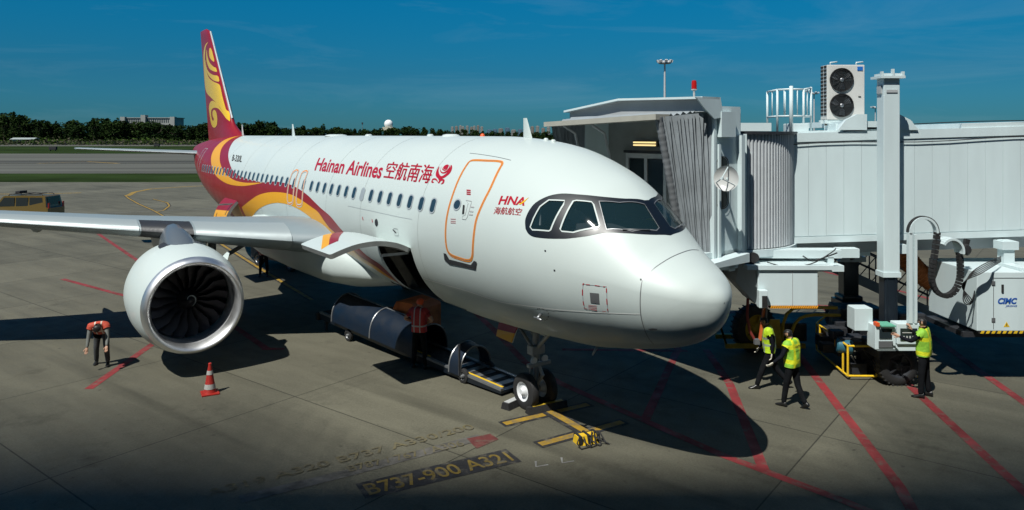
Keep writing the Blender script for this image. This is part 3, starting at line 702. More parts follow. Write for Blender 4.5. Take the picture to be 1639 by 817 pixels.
# --- cabin windows, doors
GW = mat('cabin_window_glass', (.022, .040, .055), .12, coat=.4); GWL = mat('drawn_window_blind', (.30, .34, .36), .3); WR = mat('window_surround', (.36, .40, .42), .35)
win_s = [6.20 + .533 * k for k in range(15)] + [14.33, 15.22] + [15.93 + .533 * k for k in range(24)]
for k, s_ in enumerate(win_s):
    t0 = th_of(s_, 4.387); us = math.sqrt(s_); du_ = lambda w: w / (2 * us); dv_ = .17 / (FT(us) - FC(us))
    Q = rrect(us - du_(.125), us + du_(.125), t0 - dv_ * 1.04, t0 + dv_ * 1.04, du_(.118), dv_ * .45, 5)
    G = rrect(us - du_(.095), us + du_(.095), t0 - dv_ * .87, t0 + dv_ * .87, du_(.09), dv_ * .40, 5)
    w = SF.patch('cabin_window', [Q, G], WR, plane, .010, du=.1, dv=.08)
    g = SF.patch('glass', [G], GWL if k == 7 else GW, w, .009, du=.1, dv=.08)
dl = cat(T([(290, 166), (350, 168), (405, 171), (420, 180), (408, 205), (368, 290), (330, 365), (300, 440), (288, 510), (283, 570), (280, 615), (264, 634), (215, 622), (178, 605), (160, 570), (157, 470), (168, 400), (190, 325), (215, 260), (250, 195), (268, 172)], **Z4), 4)
door = SF.patch('passenger_door', strip_loop(dl, .060), ORANGE, plane, .006, du=.05, dv=.06)
SF.patch('door_seam', strip_loop(dl, .012), GREYM, door, .008, du=.05, dv=.06)
q = T([(210, 373)], **Z4)[0]; rr = [(q[0] + .028 * math.cos(R(a)), q[1] + .055 * math.sin(R(a))) for a in range(0, 360, 20)]; SF.patch('door_window', strip_loop(rr, .03), WR, door, .010); SF.patch('door_window_glass', [rr], GW, door, .009)
hb = T([(238, 375), (246, 375), (243, 415), (234, 417)], **Z4); SF.patch('door_handle', [hb], BLACK, door, .012)
hb = T([(250, 352), (278, 357), (275, 370), (258, 430), (250, 442), (234, 440), (236, 425), (248, 420), (262, 366)], **Z4); SF.patch('handle_recess', strip_loop(hb, .012), LGREY, door, .010)
for a0, a1, yy in ((274, 290, 385), (268, 286, 405), (266, 284, 420)): SF.patch('placard', [T([(a0, yy - 5), (a1, yy - 3), (a1 - 1, yy + 3), (a0 - 1, yy + 1)], **Z4)], LGREY, door, .010)
for yy in (306, 315, 324): SF.patch('red_placard', [T([(255, yy - 3), (274, yy - 1), (273, yy + 4), (254, yy + 2)], **Z4)], LETTER, door, .010)
for yy in (440, 450, 458): SF.patch('red_placard', [T([(180, yy - 1), (204, yy), (204, yy + 2), (180, yy + 1)], **Z4)], LETTER, door, .010)
SF.patch('door_sill', [T([(148, 598), (160, 602), (175, 628), (275, 654), (290, 634), (303, 640), (297, 676), (175, 650), (152, 630)], **Z4)], DARK, plane, .014)
for P in ([(908, 310), (928, 303), (936, 320), (915, 380), (897, 500), (890, 572), (870, 590), (850, 580), (846, 500), (858, 420), (885, 335)], [(985, 315), (1008, 311), (1014, 328), (990, 400), (975, 500), (968, 588), (945, 604), (924, 590), (922, 510), (938, 420), (965, 335)]):
    Q = cat(T(P, **Z8), 4); e = SF.patch('emergency_exit', strip_loop(Q, .10), WHITE, plane, .010); SF.patch('exit_outline', strip_loop(Q, .04), ORANGE, e, .013)
rd = [sv(29.25, 3.55), sv(29.25, 5.25), sv(30.05, 5.25), sv(30.05, 3.55)]; SF.patch('rear_door', strip_loop(rd, .05), WHITE, plane, .012)
# --- writing
SF.text('airline_name', 'Hainan Airlines', LETTER, fuselage, *T([(58, 148), (527, 207), (92, 57)], **ZL), fat=.024)
SF.text('airline_name', '空航南海', LETTER, fuselage, *T([(548, 203), (872, 243), (590, 84)], **ZL), bold=.022)
for P in ([(920, 185), (925, 150), (945, 118), (940, 145), (945, 172), (960, 188), (985, 175), (1012, 148), (1030, 108), (1036, 130), (1022, 165), (988, 195), (960, 208), (948, 228), (936, 205)],
          [(952, 120), (953, 142), (968, 160), (990, 152), (1012, 130), (1022, 106), (1014, 145), (985, 168), (960, 166), (950, 148)],
          [(962, 118), (968, 135), (985, 142), (1002, 128), (1010, 110), (1005, 132), (985, 150), (966, 142)],
          [(888, 228), (898, 206), (918, 203), (932, 216), (934, 232), (922, 218), (905, 214), (898, 222), (908, 232), (895, 236)],
          [(935, 235), (952, 212), (972, 207), (983, 218), (975, 240), (955, 245), (966, 232), (968, 220), (955, 224), (945, 238)]):
    SF.patch('phoenix_emblem', [cat(T(P, **ZL), 3)], LETTER, fuselage, .005)
q = T([(992, 122)], **ZL)[0]; SF.patch('phoenix_emblem', [[(q[0] + .020 * math.cos(R(a)), q[1] + .033 * math.sin(R(a))) for a in range(0, 360, 20)]], LETTER, fuselage, .006)
SF.text('nose_emblem_lettering', 'HNA', LETTER, fuselage, *T([(1361, 389), (1548, 398), (1384, 327)], **ZL), fat=.03)
SF.patch('emblem_flash', [T([(1505, 385), (1520, 390), (1550, 370), (1582, 336), (1545, 362), (1525, 378)], **ZL)], FINYEL, fuselage, .007)
SF.text('nose_emblem_lettering', '海航航空', LETTER, fuselage, *T([(1328, 458), (1520, 468), (1342, 405)], **ZL), bold=.014)
SF.text('registration', 'B-320L', BLACK, fuselage, *T([(374, 226), (456, 238), (388, 172)], **Z8), fat=.02, off=.006)
# --- small skin details
def dash(P, w, m, nm, n=6, **z):
    Q = cat(T(P, **z), n)
    for i in range(0, len(Q) - 1, 2): SF.patch(nm, strip_loop([Q[i], Q[i + 1]], w, False), m, fuselage, .008)
sq = [(330, 515), (345, 512), (425, 522), (440, 530), (445, 625), (438, 637), (350, 625), (335, 610)]
SF.patch('access_panel', strip_loop(cat(T(sq, **Z5), 3), .012), WR, fuselage, .006)
dash(sq, .016, LETTER, 'panel_marking', 4, **Z5)
SF.patch('access_panel_cover', [T([(362, 550), (405, 554), (408, 603), (366, 597)], **Z5)], GREYM, fuselage, .006)
for yy in (607, 614, 620, 626): SF.patch('panel_note', [T([(355, yy), (395, yy + 4), (395, yy + 6), (355, yy + 2)], **Z5)], LETTER, fuselage, .006)
SF.patch('radome_seam', strip_loop(cat(T([(870, 353), (800, 361), (720, 398), (650, 447), (612, 482), (600, 540), (597, 600), (601, 660), (615, 715), (660, 790)], **Z5), 5, False), .012, False), GREYM, fuselage, .004)
SF.patch('lower_line', strip_loop(cat(T([(597, 650), (450, 645), (300, 636), (150, 622), (0, 603)], **Z5) + T([(376, 816), (220, 765), (55, 718)], **Z4), 4, False), .018, False), mat('bright_line', (.85, .85, .82), .3), fuselage, .005)
SF.patch('roof_seam', strip_loop(cat(T([(268, 133), (360, 145), (460, 166)], **Z4), 5, False), .012, False), GREYM, fuselage, .004)
SF.patch('skin_joint', strip_loop(cat(T([(370, 0), (560, 40), (740, 80), (860, 102)], **ZS), 5, False), .010, False), WR, fuselage, .004)
for p, w in (((589, 128), .09),):
    q = T([p], **ZS)[0]; SF.patch('outflow_vent', [[(q[0] + .016 * math.cos(R(a)), q[1] + .045 * math.sin(R(a))) for a in range(0, 360, 24)]], DARK, fuselage, .006)
for p in ((484, 98), (557, 115)): SF.patch('red_tick', [T([(p[0] - 4, p[1] - 15), (p[0], p[1] - 15), (p[0] + 6, p[1] + 10), (p[0], p[1] + 12)], **ZS)], LETTER, fuselage, .006)
SF.patch('service_panel', strip_loop(T([(722, 172), (752, 178), (760, 230), (732, 228)], **ZS), .012), GREYM, fuselage, .006)
SF.patch('service_panel_handle', [T([(712, 180), (720, 180), (745, 205), (738, 210)], **ZS)], BLACK, fuselage, .008)
for p in ((154, 355), (197, 446), (600, 489)): SF.patch('sensor_port', [T([(p[0] - 4, p[1] - 4), (p[0] + 4, p[1] - 3), (p[0] + 4, p[1] + 4), (p[0] - 3, p[1] + 4)], **Z5)], DARK, fuselage, .006)
SF.patch('drain_slot', [T([(632, 720), (655, 716), (678, 718), (675, 725), (645, 727)], **Z5)], GREYM, fuselage, .006)
q = T([(132, 652)], **Z5)[0]; pp = SF.fn(*q); nn = SF.n(*q); b = MB(); b.tube([pp, pp + nn * .12], .03, 8); b.tube([pp + nn * .10 + Vector((.1, 0, 0)), pp + nn * .11 - Vector((.14, 0, 0))], .02, 8); b.build('pitot_probe', GREYM, plane)
dash([(118, 628), (130, 624), (160, 632), (170, 650), (165, 672), (150, 677), (125, 665)], .012, BLACK, 'probe_marking', 3, **Z5)
for p in ((395, 806),):
    q = T([p], **Z5)[0]; pp = SF.fn(*q); b = MB(); b.tube([pp, pp + Vector((.10, .02, -.18))], [.03, .015], 8); b.build('drain_mast', LGREY, plane)
# circumferential skin laps
LAP = mat('skin_lap_line', (.32, .36, .35), .5)
for s_ in (6.75, 9.9, 12.3, 15.75, 18.6, 21.2, 24.0):
    u_ = math.sqrt(s_); w_ = .006 / (2 * u_); SF.patch('skin_lap', [[(u_ - w_, R(-88)), (u_ + w_, R(-88)), (u_ + w_, R(150)), (u_ - w_, R(150))]] if not (7.1 < s_ < 9.1) else [], LAP, fuselage, .002, du=.1, dv=.05)
# antennas on the crown
def blade(s_, h, ch, m=WHITE, sweep=.35):
    z = fus(math.sqrt(s_), math.pi / 2).z - .02; rings = []
    for k in range(6):
        t = k / 5; c = ch * (1 - .6 * t); x = s_ + sweep * h * t * 1.3 - ch / 2
        rings.append([Vector((x + c * (.5 - .5 * math.cos(a)), .03 * (1 - t * .6) * math.sin(a), z + h * t)) for a in [i * math.pi / 5 for i in range(10)]])
    MB().loft(rings).build('blade_antenna', m, plane)
blade(5.35, .46, .34); blade(20.9, .48, .34); blade(28.1, .55, .30, LGREY)
for s_, l in ((16.5, .8), (13.8, .25), (9.8, .2), (8.7, .5), (4.7, .12), (4.45, .12)):
    z = fus(math.sqrt(s_), math.pi / 2).z; b = MB(); b.lathe((s_, 0, z - .02), (0, 0, 1), [(0, l * .5), (.05, l * .42), (.07, l * .25), (.07, 0)], 14); o = b.build('crown_antenna', WHITE, plane)
z = fus(math.sqrt(7.2), 1.57).z; b = MB(); b.lathe((7.2, 0, z - .02), (0, 0, 1), [(0, .06), (.05, .055), (.08, .03), (.09, 0)], 12); b.build('anti_collision_light', ORG, plane)

# --- cargo holds and their open doors
HOLD = mat('cargo_hold_lining', (.20, .20, .19), .7, var=.3, vscale=3); EDGE = mat('door_edge_grey', (.22, .23, .22), .5, var=.15)
def hold(s0, s1):
    b = MB(); y0, y1 = -1.0, 1.0; a, c = s0 - .9, s1 + 1.0; z0, z1 = 2.0, 3.34
    b.quad((a, y0, z0), (c, y0, z0), (c, 1.05, z0), (a, 1.05, z0)); b.quad((a, y0, z1), (c, y0, z1), (c, 1.85, z1), (a, 1.85, z1)); b.quad((a, y0, z0), (a, y0, z1), (c, y0, z1), (c, y0, z0))
    for q_ in (a, c): b.quad((q_, y0, z0), (q_, 1.05, z0), (q_, 1.85, z1), (q_, y0, z1))
    for q_ in (s0, s1): b.quad((q_, .75, z0), (q_, 1.02, z0), (q_, 1.88, z1), (q_, 1.6, z1))
    o = b.build('cargo_hold', HOLD, plane, fix=False)
    b = MB()
    for k in range(5): b.bar((s0 + .3 + k * .3, .4, z0 + .02), (s0 + .3 + k * .3, .4, z1), .03)
    for k in range(4): b.bar((s0, .4, z0 + .2 + k * .3), (s1, .4, z0 + .2 + k * .3), .03)
    b.build('cargo_net', DARK, o)
    b = MB()
    for k in range(6): b.box(s0 + .1 + k * .28, s0 + .3 + k * .28, -.2, .3, z0 + .02, z0 + .3 + (k * 37 % 5) * .12, bev=.03)
    b.build('cargo_parcel', mat('parcel_grey', (.12, .11, .12), .8, var=.4), o)
hold(7.15, 9.0); hold(21.65, 23.45)
def cargo_door(s0, s1, prof, dec):
    pr_ = [Vector((0, y, z)) for y, z in prof]; n = len(pr_) - 1
    def fn(u, v):
        x = v * n; i = min(int(x), n - 1); t = x - i; p0, p1, p2, p3 = pr_[max(i - 1, 0)], pr_[i], pr_[i + 1], pr_[min(i + 2, n)]
        p = .5 * (2 * p1 + (p2 - p0) * t + (2 * p0 - 5 * p1 + 4 * p2 - p3) * t * t + (3 * p1 - p0 - 3 * p2 + p3) * t ** 3)
        return Vector((s0 + (s1 - s0) * u, p.y, p.z))
    S = Surf(fn, (0, 1), (0, 1), 12, 40, PM)
    if S.n(.5, .5).z < 0: S.flip = True
    o = S.patch('cargo_door', [rrect(0, 1, 0, 1, .05, .05, 3)], WHITE, plane, 0, du=.1, dv=.06)
    S.patch('door_inner_face', [rrect(0, 1, 0, 1, .05, .05, 3)], HOLD, o, -.11, du=.1, dv=.06)
    P = rrect(0, 1, 0, 1, .05, .05, 3); b = MB(); dens = []
    for i in range(len(P)):
        a, c = P[i], P[(i + 1) % len(P)]; k = max(1, int(max(abs(a[0] - c[0]), abs(a[1] - c[1])) / .05))
        dens += [(a[0] + (c[0] - a[0]) * j / k, a[1] + (c[1] - a[1]) * j / k) for j in range(k)]
    A = [S.fn(*q_) for q_ in dens]; B = [S.fn(*q_) - S.n(*q_) * .11 for q_ in dens]; N = len(A)
    b.add(A + B, [(i, (i + 1) % N, N + (i + 1) % N, N + i) for i in range(N)]); b.build('door_edge', EDGE, o, fix=False)
    b = MB(); b.box(s0 + .12, s0 + .2, 1.95, 2.6, 3.2, 3.26); b.build('door_strut', GREYM, o)
    for nm, m, loops, of in dec(S): S.patch(nm, loops, m, o, of, du=.08, dv=.05)
    return S
cargo_door(7.15, 9.0, [(1.93, 3.34), (2.3, 3.50), (2.75, 3.58), (3.2, 3.56), (3.55, 3.48), (3.85, 3.38)],
    lambda S: [('red_stripe', RED, [S.trace([(236, 150), (345, 160), (335, 175), (295, 270), (222, 300)], **ZS)], .003), ('yellow_stripe', YEL, [S.trace([(166, 190), (236, 150), (250, 175), (222, 300), (165, 335)], **ZS)], .003), ('door_handle_slot', BLACK, [S.trace([(30, 234), (32, 240), (160, 193), (150, 190)], **ZS)], .005)])
cargo_door(21.65, 23.45, [(1.95, 3.36), (2.15, 3.16), (2.32, 2.86), (2.42, 2.5), (2.45, 2.1)],
    lambda S: [('red_stripe', RED, [[(0, 0), (0, .40), (1, .48), (1, 0)]], .003), ('yellow_stripe', YEL, [[(0, .40), (0, 1), (1, 1), (1, .48)]], .003), ('door_handle_slot', BLACK, [[(.78, .55), (.82, .55), (.82, .94), (.78, .94)]], .005)])
# --- belly fairing
b = MB(); rings = []
for s_, w, zt, zb in ((10.4, .9, 2.2, 1.86), (11.0, 1.45, 2.7, 1.68), (12.0, 1.98, 3.05, 1.50), (13.2, 2.20, 3.30, 1.40), (15.5, 2.28, 3.40, 1.36), (18.5, 2.28, 3.40, 1.38), (20.0, 2.12, 3.25, 1.45), (21.2, 1.55, 2.8, 1.62), (22.2, .8, 2.2, 1.85)):
    rings.append([Vector((s_, w * math.copysign(abs(math.cos(a)) ** .75, math.cos(a)), (zt + zb) / 2 + (zt - zb) / 2 * math.copysign(abs(math.sin(a)) ** .8, math.sin(a)))) for a in [i * math.pi / 24 for i in range(48)]])
sm = []
for i in range(len(rings) - 1):
    for k in range(4): t = k / 4; t = t; sm.append([a.lerp(c, t) for a, c in zip(rings[i], rings[i + 1])])
sm.append(rings[-1]); b.loft(sm); b.build('belly_fairing', WHITE, plane)
# --- wings
def foil(n=18):
    P = []
    for i in range(n + 1):
        x = .5 * (1 - math.cos(math.pi * i / n)); P.append((x, .6 * (.2969 * math.sqrt(x) - .126 * x - .3516 * x * x + .2843 * x ** 3 - .1036 * x ** 4) / .12 * .12 * 1.0))
    up = [(x, y * 1.15) for x, y in P]; lo = [(x, -y * .85) for x, y in P[::-1][1:-1]]
    return up[::-1] + lo[::-1]           # TE -> over the top -> LE -> bottom
FO = foil()
ST = [(1.2, 11.45, 2.80, 7.6, .155), (1.97, 11.95, 2.88, 6.95, .15), (4.0, 12.98, 3.08, 5.6, .135), (6.4, 14.2, 3.32, 4.35, .125), (10.0, 16.05, 3.66, 3.35, .115), (14.0, 18.1, 4.04, 2.35, .11), (16.6, 19.45, 4.30, 1.65, .105)]
def wst(t):
    for a, c in zip(ST, ST[1:]):
        if t <= c[0]: k = (t - a[0]) / (c[0] - a[0]); return [p + (q_ - p) * k for p, q_ in zip(a, c)]
    return list(ST[-1])
def wring(t, side, x0=0, x1=1, grow=1.0, dx=0):
    _, le, z, c, th = wst(t); R_ = []
    for x, y in FO: R_.append(Vector((le + c * x * 1.0 + dx, side * t, z + y * grow * c * th / .12 - c * x * .02)))
    return R_
for side in (1, -1):
    ts = [ST[0][0] + (16.6 - ST[0][0]) * i / 26 for i in range(27)]
    w = MB().loft([wring(t, side) for t in ts]).build('wing', WINGG, plane)
    # slats: bright metal leading edge, broken at the pylon
    for (a, c) in ((2.9, 5.15), (6.45, 16.4)):
        rr_ = []
        for i in range(15):
            t = a + (c - a) * i / 14; _, le, z, ch, th = wst(t); R_ = []
            for x, y in FO:
                if x <= .135: R_.append(Vector((le + ch * x * 1.02 - .03, side * t, z + (y * 1.06) * ch * th / .12 - ch * x * .02)))
            rr_.append(R_)
        MB().loft(rr_, close=False, caps=False).build('slat', ALU, w)
    rr_ = []
    for i in range(4):
        t = 5.2 + 1.2 * i / 3; _, le, z, ch, th = wst(t); rr_.append([Vector((le + ch * x * 1.01 - .012, side * t, z + (y * 1.03) * ch * th / .12 - ch * x * .02)) for x, y in FO if x <= .135])
    MB().loft(rr_, close=False, caps=False).build('pylon_gap_fairing', DARK, w)
    for (a, c) in ((2.2, 6.3), (6.5, 12.6)):            # flaps
        rr_ = []
        for i in range(8):
            t = a + (c - a) * i / 7; _, le, z, ch, th = wst(t); rr_.append([Vector((le + ch * (.80 + .21 * x) + .03, side * t, z - ch * .018 + y * ch * .21 * .9)) for x, y in FO])
        MB().loft(rr_).build('flap', WINGG, w)
    for t in (3.9, 8.6, 12.0):                           # flap track fairings
        _, le, z, ch, th = wst(t); x0 = le + ch * .45; b = MB(); b.loft([[Vector((x0 + l * 3.1, side * t + r_ * .17 * math.cos(a), z - .26 - .10 * l + r_ * .22 * math.sin(a))) for a in [i * math.pi / 6 for i in range(12)]] for l, r_ in ((0, .05), (.15, .7), (.4, 1), (.7, .8), (.9, .4), (1, .05))]); b.build('flap_track_fairing', WINGG, w)
    rr_ = []                                             # sharklet
    for k in range(9):
        t = k / 8; a = R(min(80, 110 * t)); y = 16.6 + .55 * math.sin(min(t * 2, 1) * 1.2) + .35 * t; z = 4.30 + 2.4 * t ** 1.35; ch = 1.65 - 1.1 * t; le = 19.45 + 1.7 * t
        rr_.append([Vector((le + ch * x, side * (y + fy * ch * .9 * -math.sin(a)), z + fy * ch * .9 * math.cos(a))) for x, fy in FO])
    MB().loft(rr_).build('sharklet', WHITE, w)
    b = MB(); _, le, z, ch, th = wst(5.75)
    # tailplane
    rr_ = []
    for i in range(9):
        k = i / 8; t = .5 + 5.72 * k; le = 31.9 + 3.65 * k; ch = 3.5 - 2.2 * k; rr_.append([Vector((le + ch * x, side * t, 4.93 + .28 * k + y * ch * .6)) for x, y in FO])
    MB().loft(rr_).build('tailplane', WINGG, plane)
    # engine
    ey, ez = side * 5.66, 1.755; eng = MB()
    eng.lathe((11.2, ey, ez), (1, 0, .035), [(.20, 1.184), (.42, 1.236), (.9, 1.303), (1.5, 1.324), (2.1, 1.288), (2.7, 1.164), (3.15, .98), (3.14, .93), (2.6, .95)], 64)
    E_ = eng.build('engine', WHITE, plane)
    MB().lathe((11.2, ey, ez), (1, 0, .035), [(.20, 1.184), (.12, 1.169), (.05, 1.133), (.01, 1.097), (0, 1.076), (.01, 1.051), (.05, 1.015), (.12, 0.984), (.20, 0.963), (.27, 0.953)], 64).build('inlet_lip', LIPM, E_)
    MB().lathe((11.2, ey, ez), (1, 0, .035), [(.27, 0.953), (.5, 0.963), (.8, 0.994), (1.02, 1.020)], 64).build('inlet_duct', mat('inlet_duct_grey', (.30, .31, .32), .5), E_)
    fb = MB(); o_ = Vector((11.2 + .95, ey, ez + .035))
    for k in range(18):
        a = 2 * math.pi * k / 18; rr2 = []
        for r_, tw, cw, sw in ((.26, 20, .20, 0), (.45, 35, .24, .02), (.7, 52, .28, -.02), (.97, 64, .30, .06)):
            d = Vector((0, math.cos(a), math.sin(a))); tn = Vector((0, -math.sin(a), math.cos(a))) * side; c = o_ + d * r_ + tn * sw
            e = (Vector((1, 0, 0)) * math.cos(R(tw)) + tn * math.sin(R(tw))) * cw / 2; nn = Vector((1, 0, 0)) * .008
            rr2.append([c - e - nn, c + e - nn, c + e + nn, c - e + nn])
        fb.loft(rr2)
    fb.build('fan_blades', mat('fan_blade_metal', (.16, .15, .16), .42, metal=.6), E_)
    MB().lathe(o_ - Vector((.36, 0, 0)), (1, 0, 0), [(0, 0), (.04, .05), (.16, .14), (.3, .22), (.42, .27), (.5, .28)], 32).build('spinner', mat('spinner_black', (.02, .02, .022), .35), E_)
    sp = MB(); pts = []
    for k in range(26):
        a = k * .25; r_ = .035 + .011 * k * .9; ax_ = .03 + r_ * .95; pts.append(o_ - Vector((.36, 0, 0)) + Vector((ax_ - .025, r_ * math.cos(a), r_ * math.sin(a))))
    sp.tube(pts[:18], [.004 + .010 * math.sin(math.pi * i / 17) for i in range(18)], 5); sp.build('spinner_swirl', WHITE, E_)
    MB().lathe(o_ + Vector((.12, 0, 0)), (1, 0, 0), [(0, .2), (0, .99)], 48).build('fan_backing', BLACK, E_)
    MB().lathe((13.6, ey, ez + .06), (1, 0, 0), [(0, .72), (.9, .66), (1.5, .48), (1.5, .44), (1.2, .44)], 32).build('core_nozzle', GREYM, E_)
    MB().lathe((14.9, ey, ez + .06), (1, 0, 0), [(0, .36), (.4, .25), (.8, .06), (.85, 0)], 24).build('exhaust_cone', GREYM, E_)
    MB().loft([[Vector((x, ey + w_ * math.cos(a), z0 + (z1 - z0) * (.5 + .5 * math.sin(a)))) for a in [i * math.pi / 8 for i in range(16)]] for x, w_, z0, z1 in ((12.15, .06, 2.9, 3.02), (12.4, .26, 2.85, 3.10), (12.8, .36, 2.75, 3.28), (13.3, .38, 2.6, 3.42), (13.9, .33, 2.5, 3.50), (15, .26, 2.4, 3.35), (16.2, .18, 2.5, 3.2), (17.2, .05, 2.8, 3.05))]).build('pylon', mat('pylon_blue_grey', (.10, .12, .14), .35, coat=.3), E_)
    SN = Surf(lambda u, v: Vector((11.2 + u, ey + 0, ez + .035 * u)) + Vector((0, math.cos(v), math.sin(v))) * 1.03 * (1.15 + (u - .2) * .145 if u < .55 else 1.20 + (u - .55) * .082 if u < 1.2 else 1.262 + .02 * math.sin((u - 1.2) * 2)), (.2, 2.2), (-math.pi, math.pi), 20, 90, PM)
    if SN.n(1, 0).y < 0: SN.flip = True
    for u0, u1, v0, v1, m_, nm in ((.6, 2.0, R(90) - .42, R(90) + .42, DARK, 'latch_fairing'), (.42, .58, R(90) - .34, R(90) - .22, BLACK, 'warning_plate'), (1.05, 1.062, R(90) - 1.9, R(90) + 1.9, GREYM, 'cowl_seam'), (.55, .70, R(170), R(176), DARK, 'cowl_handle'), (.9, 1.05, R(12) if side > 0 else R(160), R(16) if side > 0 else R(164), DARK, 'cowl_handle')):
        SN.patch(nm, [rrect(u0, u1, v0, v1, (u1 - u0) * .2, (v1 - v0) * .2, 3)], m_, E_, .012, du=.1, dv=.05)
    q_ = MB(); v = R(138 if side > 0 else 42); c = Vector((12.5, ey + 1.27 * math.cos(v), ez + 1.27 * math.sin(v))) ; q_.prism([c + Vector((-.35, 0, -.02)), c + Vector((.35, 0, -.02)), c + Vector((.3, .22 * math.cos(v), .22 * math.sin(v))), c + Vector((.05, .22 * math.cos(v), .22 * math.sin(v)))], (0, -.02, .02)); q_.build('nacelle_strake', WHITE, E_)
# --- fin
def finp(u, v, side=1):
    z = 5.45 + 6.31 * v; k = (z - 5.8) / 5.96; le = 29.15 + 5.55 * max(k, 0) - (1.3 * (max(0, .12 - k) / .12) ** 1.6 if k < .12 else 0); te = 34.9 + 1.95 * k
    if v > .965: le += (v - .965) * 18
    ch = te - le; x = u; y = 5 * .10 * ch * (.2969 * math.sqrt(max(x, 0)) - .126 * x - .3516 * x * x + .2843 * x ** 3 - .1036 * x ** 4)
    return Vector((le + ch * x, side * max(y, 0) * (1 if v < .97 else max(0, 1 - (v - .97) * 20)), z))
b = MB(); NU, NV = 24, 40
for side in (1, -1): b.loft([[finp((i / NU) ** 1.7, j / NV, side) for i in range(NU + 1)] for j in range(NV + 1)], close=False)
FR = b.build('fin', RED, plane)
SV = Surf(lambda u, v: finp(u ** 1.7, v, 1), (0, 1), (0, 1), 60, 60, PM); SV.flip = SV.n(.5, .5).y < 0
SV2 = Surf(lambda u, v: finp(u ** 1.7, v, -1), (0, 1), (0, 1), 60, 60, PM); SV2.flip = SV2.n(.5, .5).y > 0
ZF = dict(ox=300, oy=30, k=3.405)
OUTL = mat('fin_outline_orange', (.75, .28, .02), .35, coat=.4)
for P in ([(112, 130), (102, 150), (98, 175), (96, 215), (98, 250), (106, 290), (120, 325), (145, 345), (172, 358), (181, 376), (190, 420), (206, 480), (213, 498), (228, 510), (232, 540), (229, 560), (205, 528), (185, 495), (160, 462), (128, 430), (106, 405), (97, 370), (92, 310), (88, 240), (88, 190), (94, 155), (102, 138)],
          [(100, 222), (104, 262), (118, 292), (142, 308), (167, 314), (173, 342), (150, 340), (128, 325), (108, 295), (99, 255)],
          [(106, 170), (110, 205), (122, 240), (142, 262), (156, 270), (161, 290), (140, 286), (120, 272), (106, 235), (103, 195)],
          [(126, 160), (132, 170), (138, 190), (147, 232), (136, 230), (122, 212), (118, 185), (120, 165)],
          [(229, 556), (205, 525), (180, 490), (160, 462), (138, 448), (124, 458), (118, 485), (122, 525), (128, 565), (138, 590), (150, 594), (161, 578), (163, 545), (158, 512), (148, 498), (138, 506), (138, 530), (145, 548), (139, 558), (131, 535), (130, 505), (138, 490), (152, 486), (170, 492), (190, 515), (212, 545)]):
    tr = SV.trace(P, **ZF)
    SV.patch('fin_emblem', [cat(tr, 4)], FINYEL, FR, .006, du=.05, dv=.02); SV2.patch('fin_emblem', [cat(tr, 4)], FINYEL, FR, .006, du=.05, dv=.02)
b = MB(); b.tube([finp(0, .20 + .76 * i / 20) + Vector((-.01, 0, 0)) for i in range(21)], .05, 8); b.build('leading_edge_strip', ALU, FR)
MB().lathe((37.35, 0, 5.05), (1, 0, .02), [(0, .24), (.2, .20), (.25, .17), (.1, .15)], 16).build('apu_exhaust', GREYM, plane)
# --- landing gear
def wheel(mb_t, mb_r, c, r, w, hub=.5, outer=1):
    c = Vector(c); mb_t.lathe(c - Vector((0, w / 2, 0)), (0, 1, 0), [(.02, r * .52), (.0, r * .62), (.01, r * .82), (w * .12, r * .95), (w * .3, r), (w * .7, r), (w * .88, r * .95), (w - .01, r * .82), (w, r * .62), (w - .02, r * .52), (.02, r * .52)], 40)
    for k, sgn in ((0, 1), (w, -1)):
        mb_r.lathe(c + Vector((0, -w / 2 + k, 0)), (0, sgn, 0), [(.01, r * .54), (.02, r * .50), (.06, r * .44), (.07, r * .30), (.03, r * .26), (-.01, r * .20), (-.03, r * .14), (-.03, 0)], 28)
TYRE = mat('tyre', (.018, .018, .019), .7, var=.2, vscale=6, bump=.2, bscale=30); RIM = mat('wheel_rim', (.62, .64, .66), .4)
ng = MB(); ng.tube([(5.02, 0, 2.1), (5.07, 0, 1.05)], .085, 14); ng.tube([(5.07, 0, 1.1), (5.08, 0, .39)], .055, 14); ng.tube([(5.08, -.25, .39), (5.08, .25, .39)], .05, 12)
ng.tube([(5.05, 0, 1.25), (4.25, 0, 2.0)], .045, 10); ng.tube([(5.05, .1, 1.3), (5.85, .14, 1.95)], .035, 8); ng.tube([(5.05, -.1, 1.3), (5.85, -.14, 1.95)], .035, 8)
ng.tube([(4.98, 0, .98), (4.82, 0, .75), (5.0, 0, .5)], [.03, .045, .03], 8); ng.box(4.95, 5.16, -.17, .17, 1.15, 1.35, bev=.02); ng.box(4.90, 5.0, -.3, .3, .92, 1.0, bev=.02); ng.tube([(5.0, .15, 1.15), (5.02, .2, .75), (5.08, .15, .45)], .015, 6); ng.tube([(5.1, -.12, 1.6), (5.14, -.16, 1.0), (5.1, -.1, .5)], .012, 6)
G = ng.build('nose_gear', mat('gear_grey', (.30, .32, .33), .4, metal=.3, var=.15), plane)
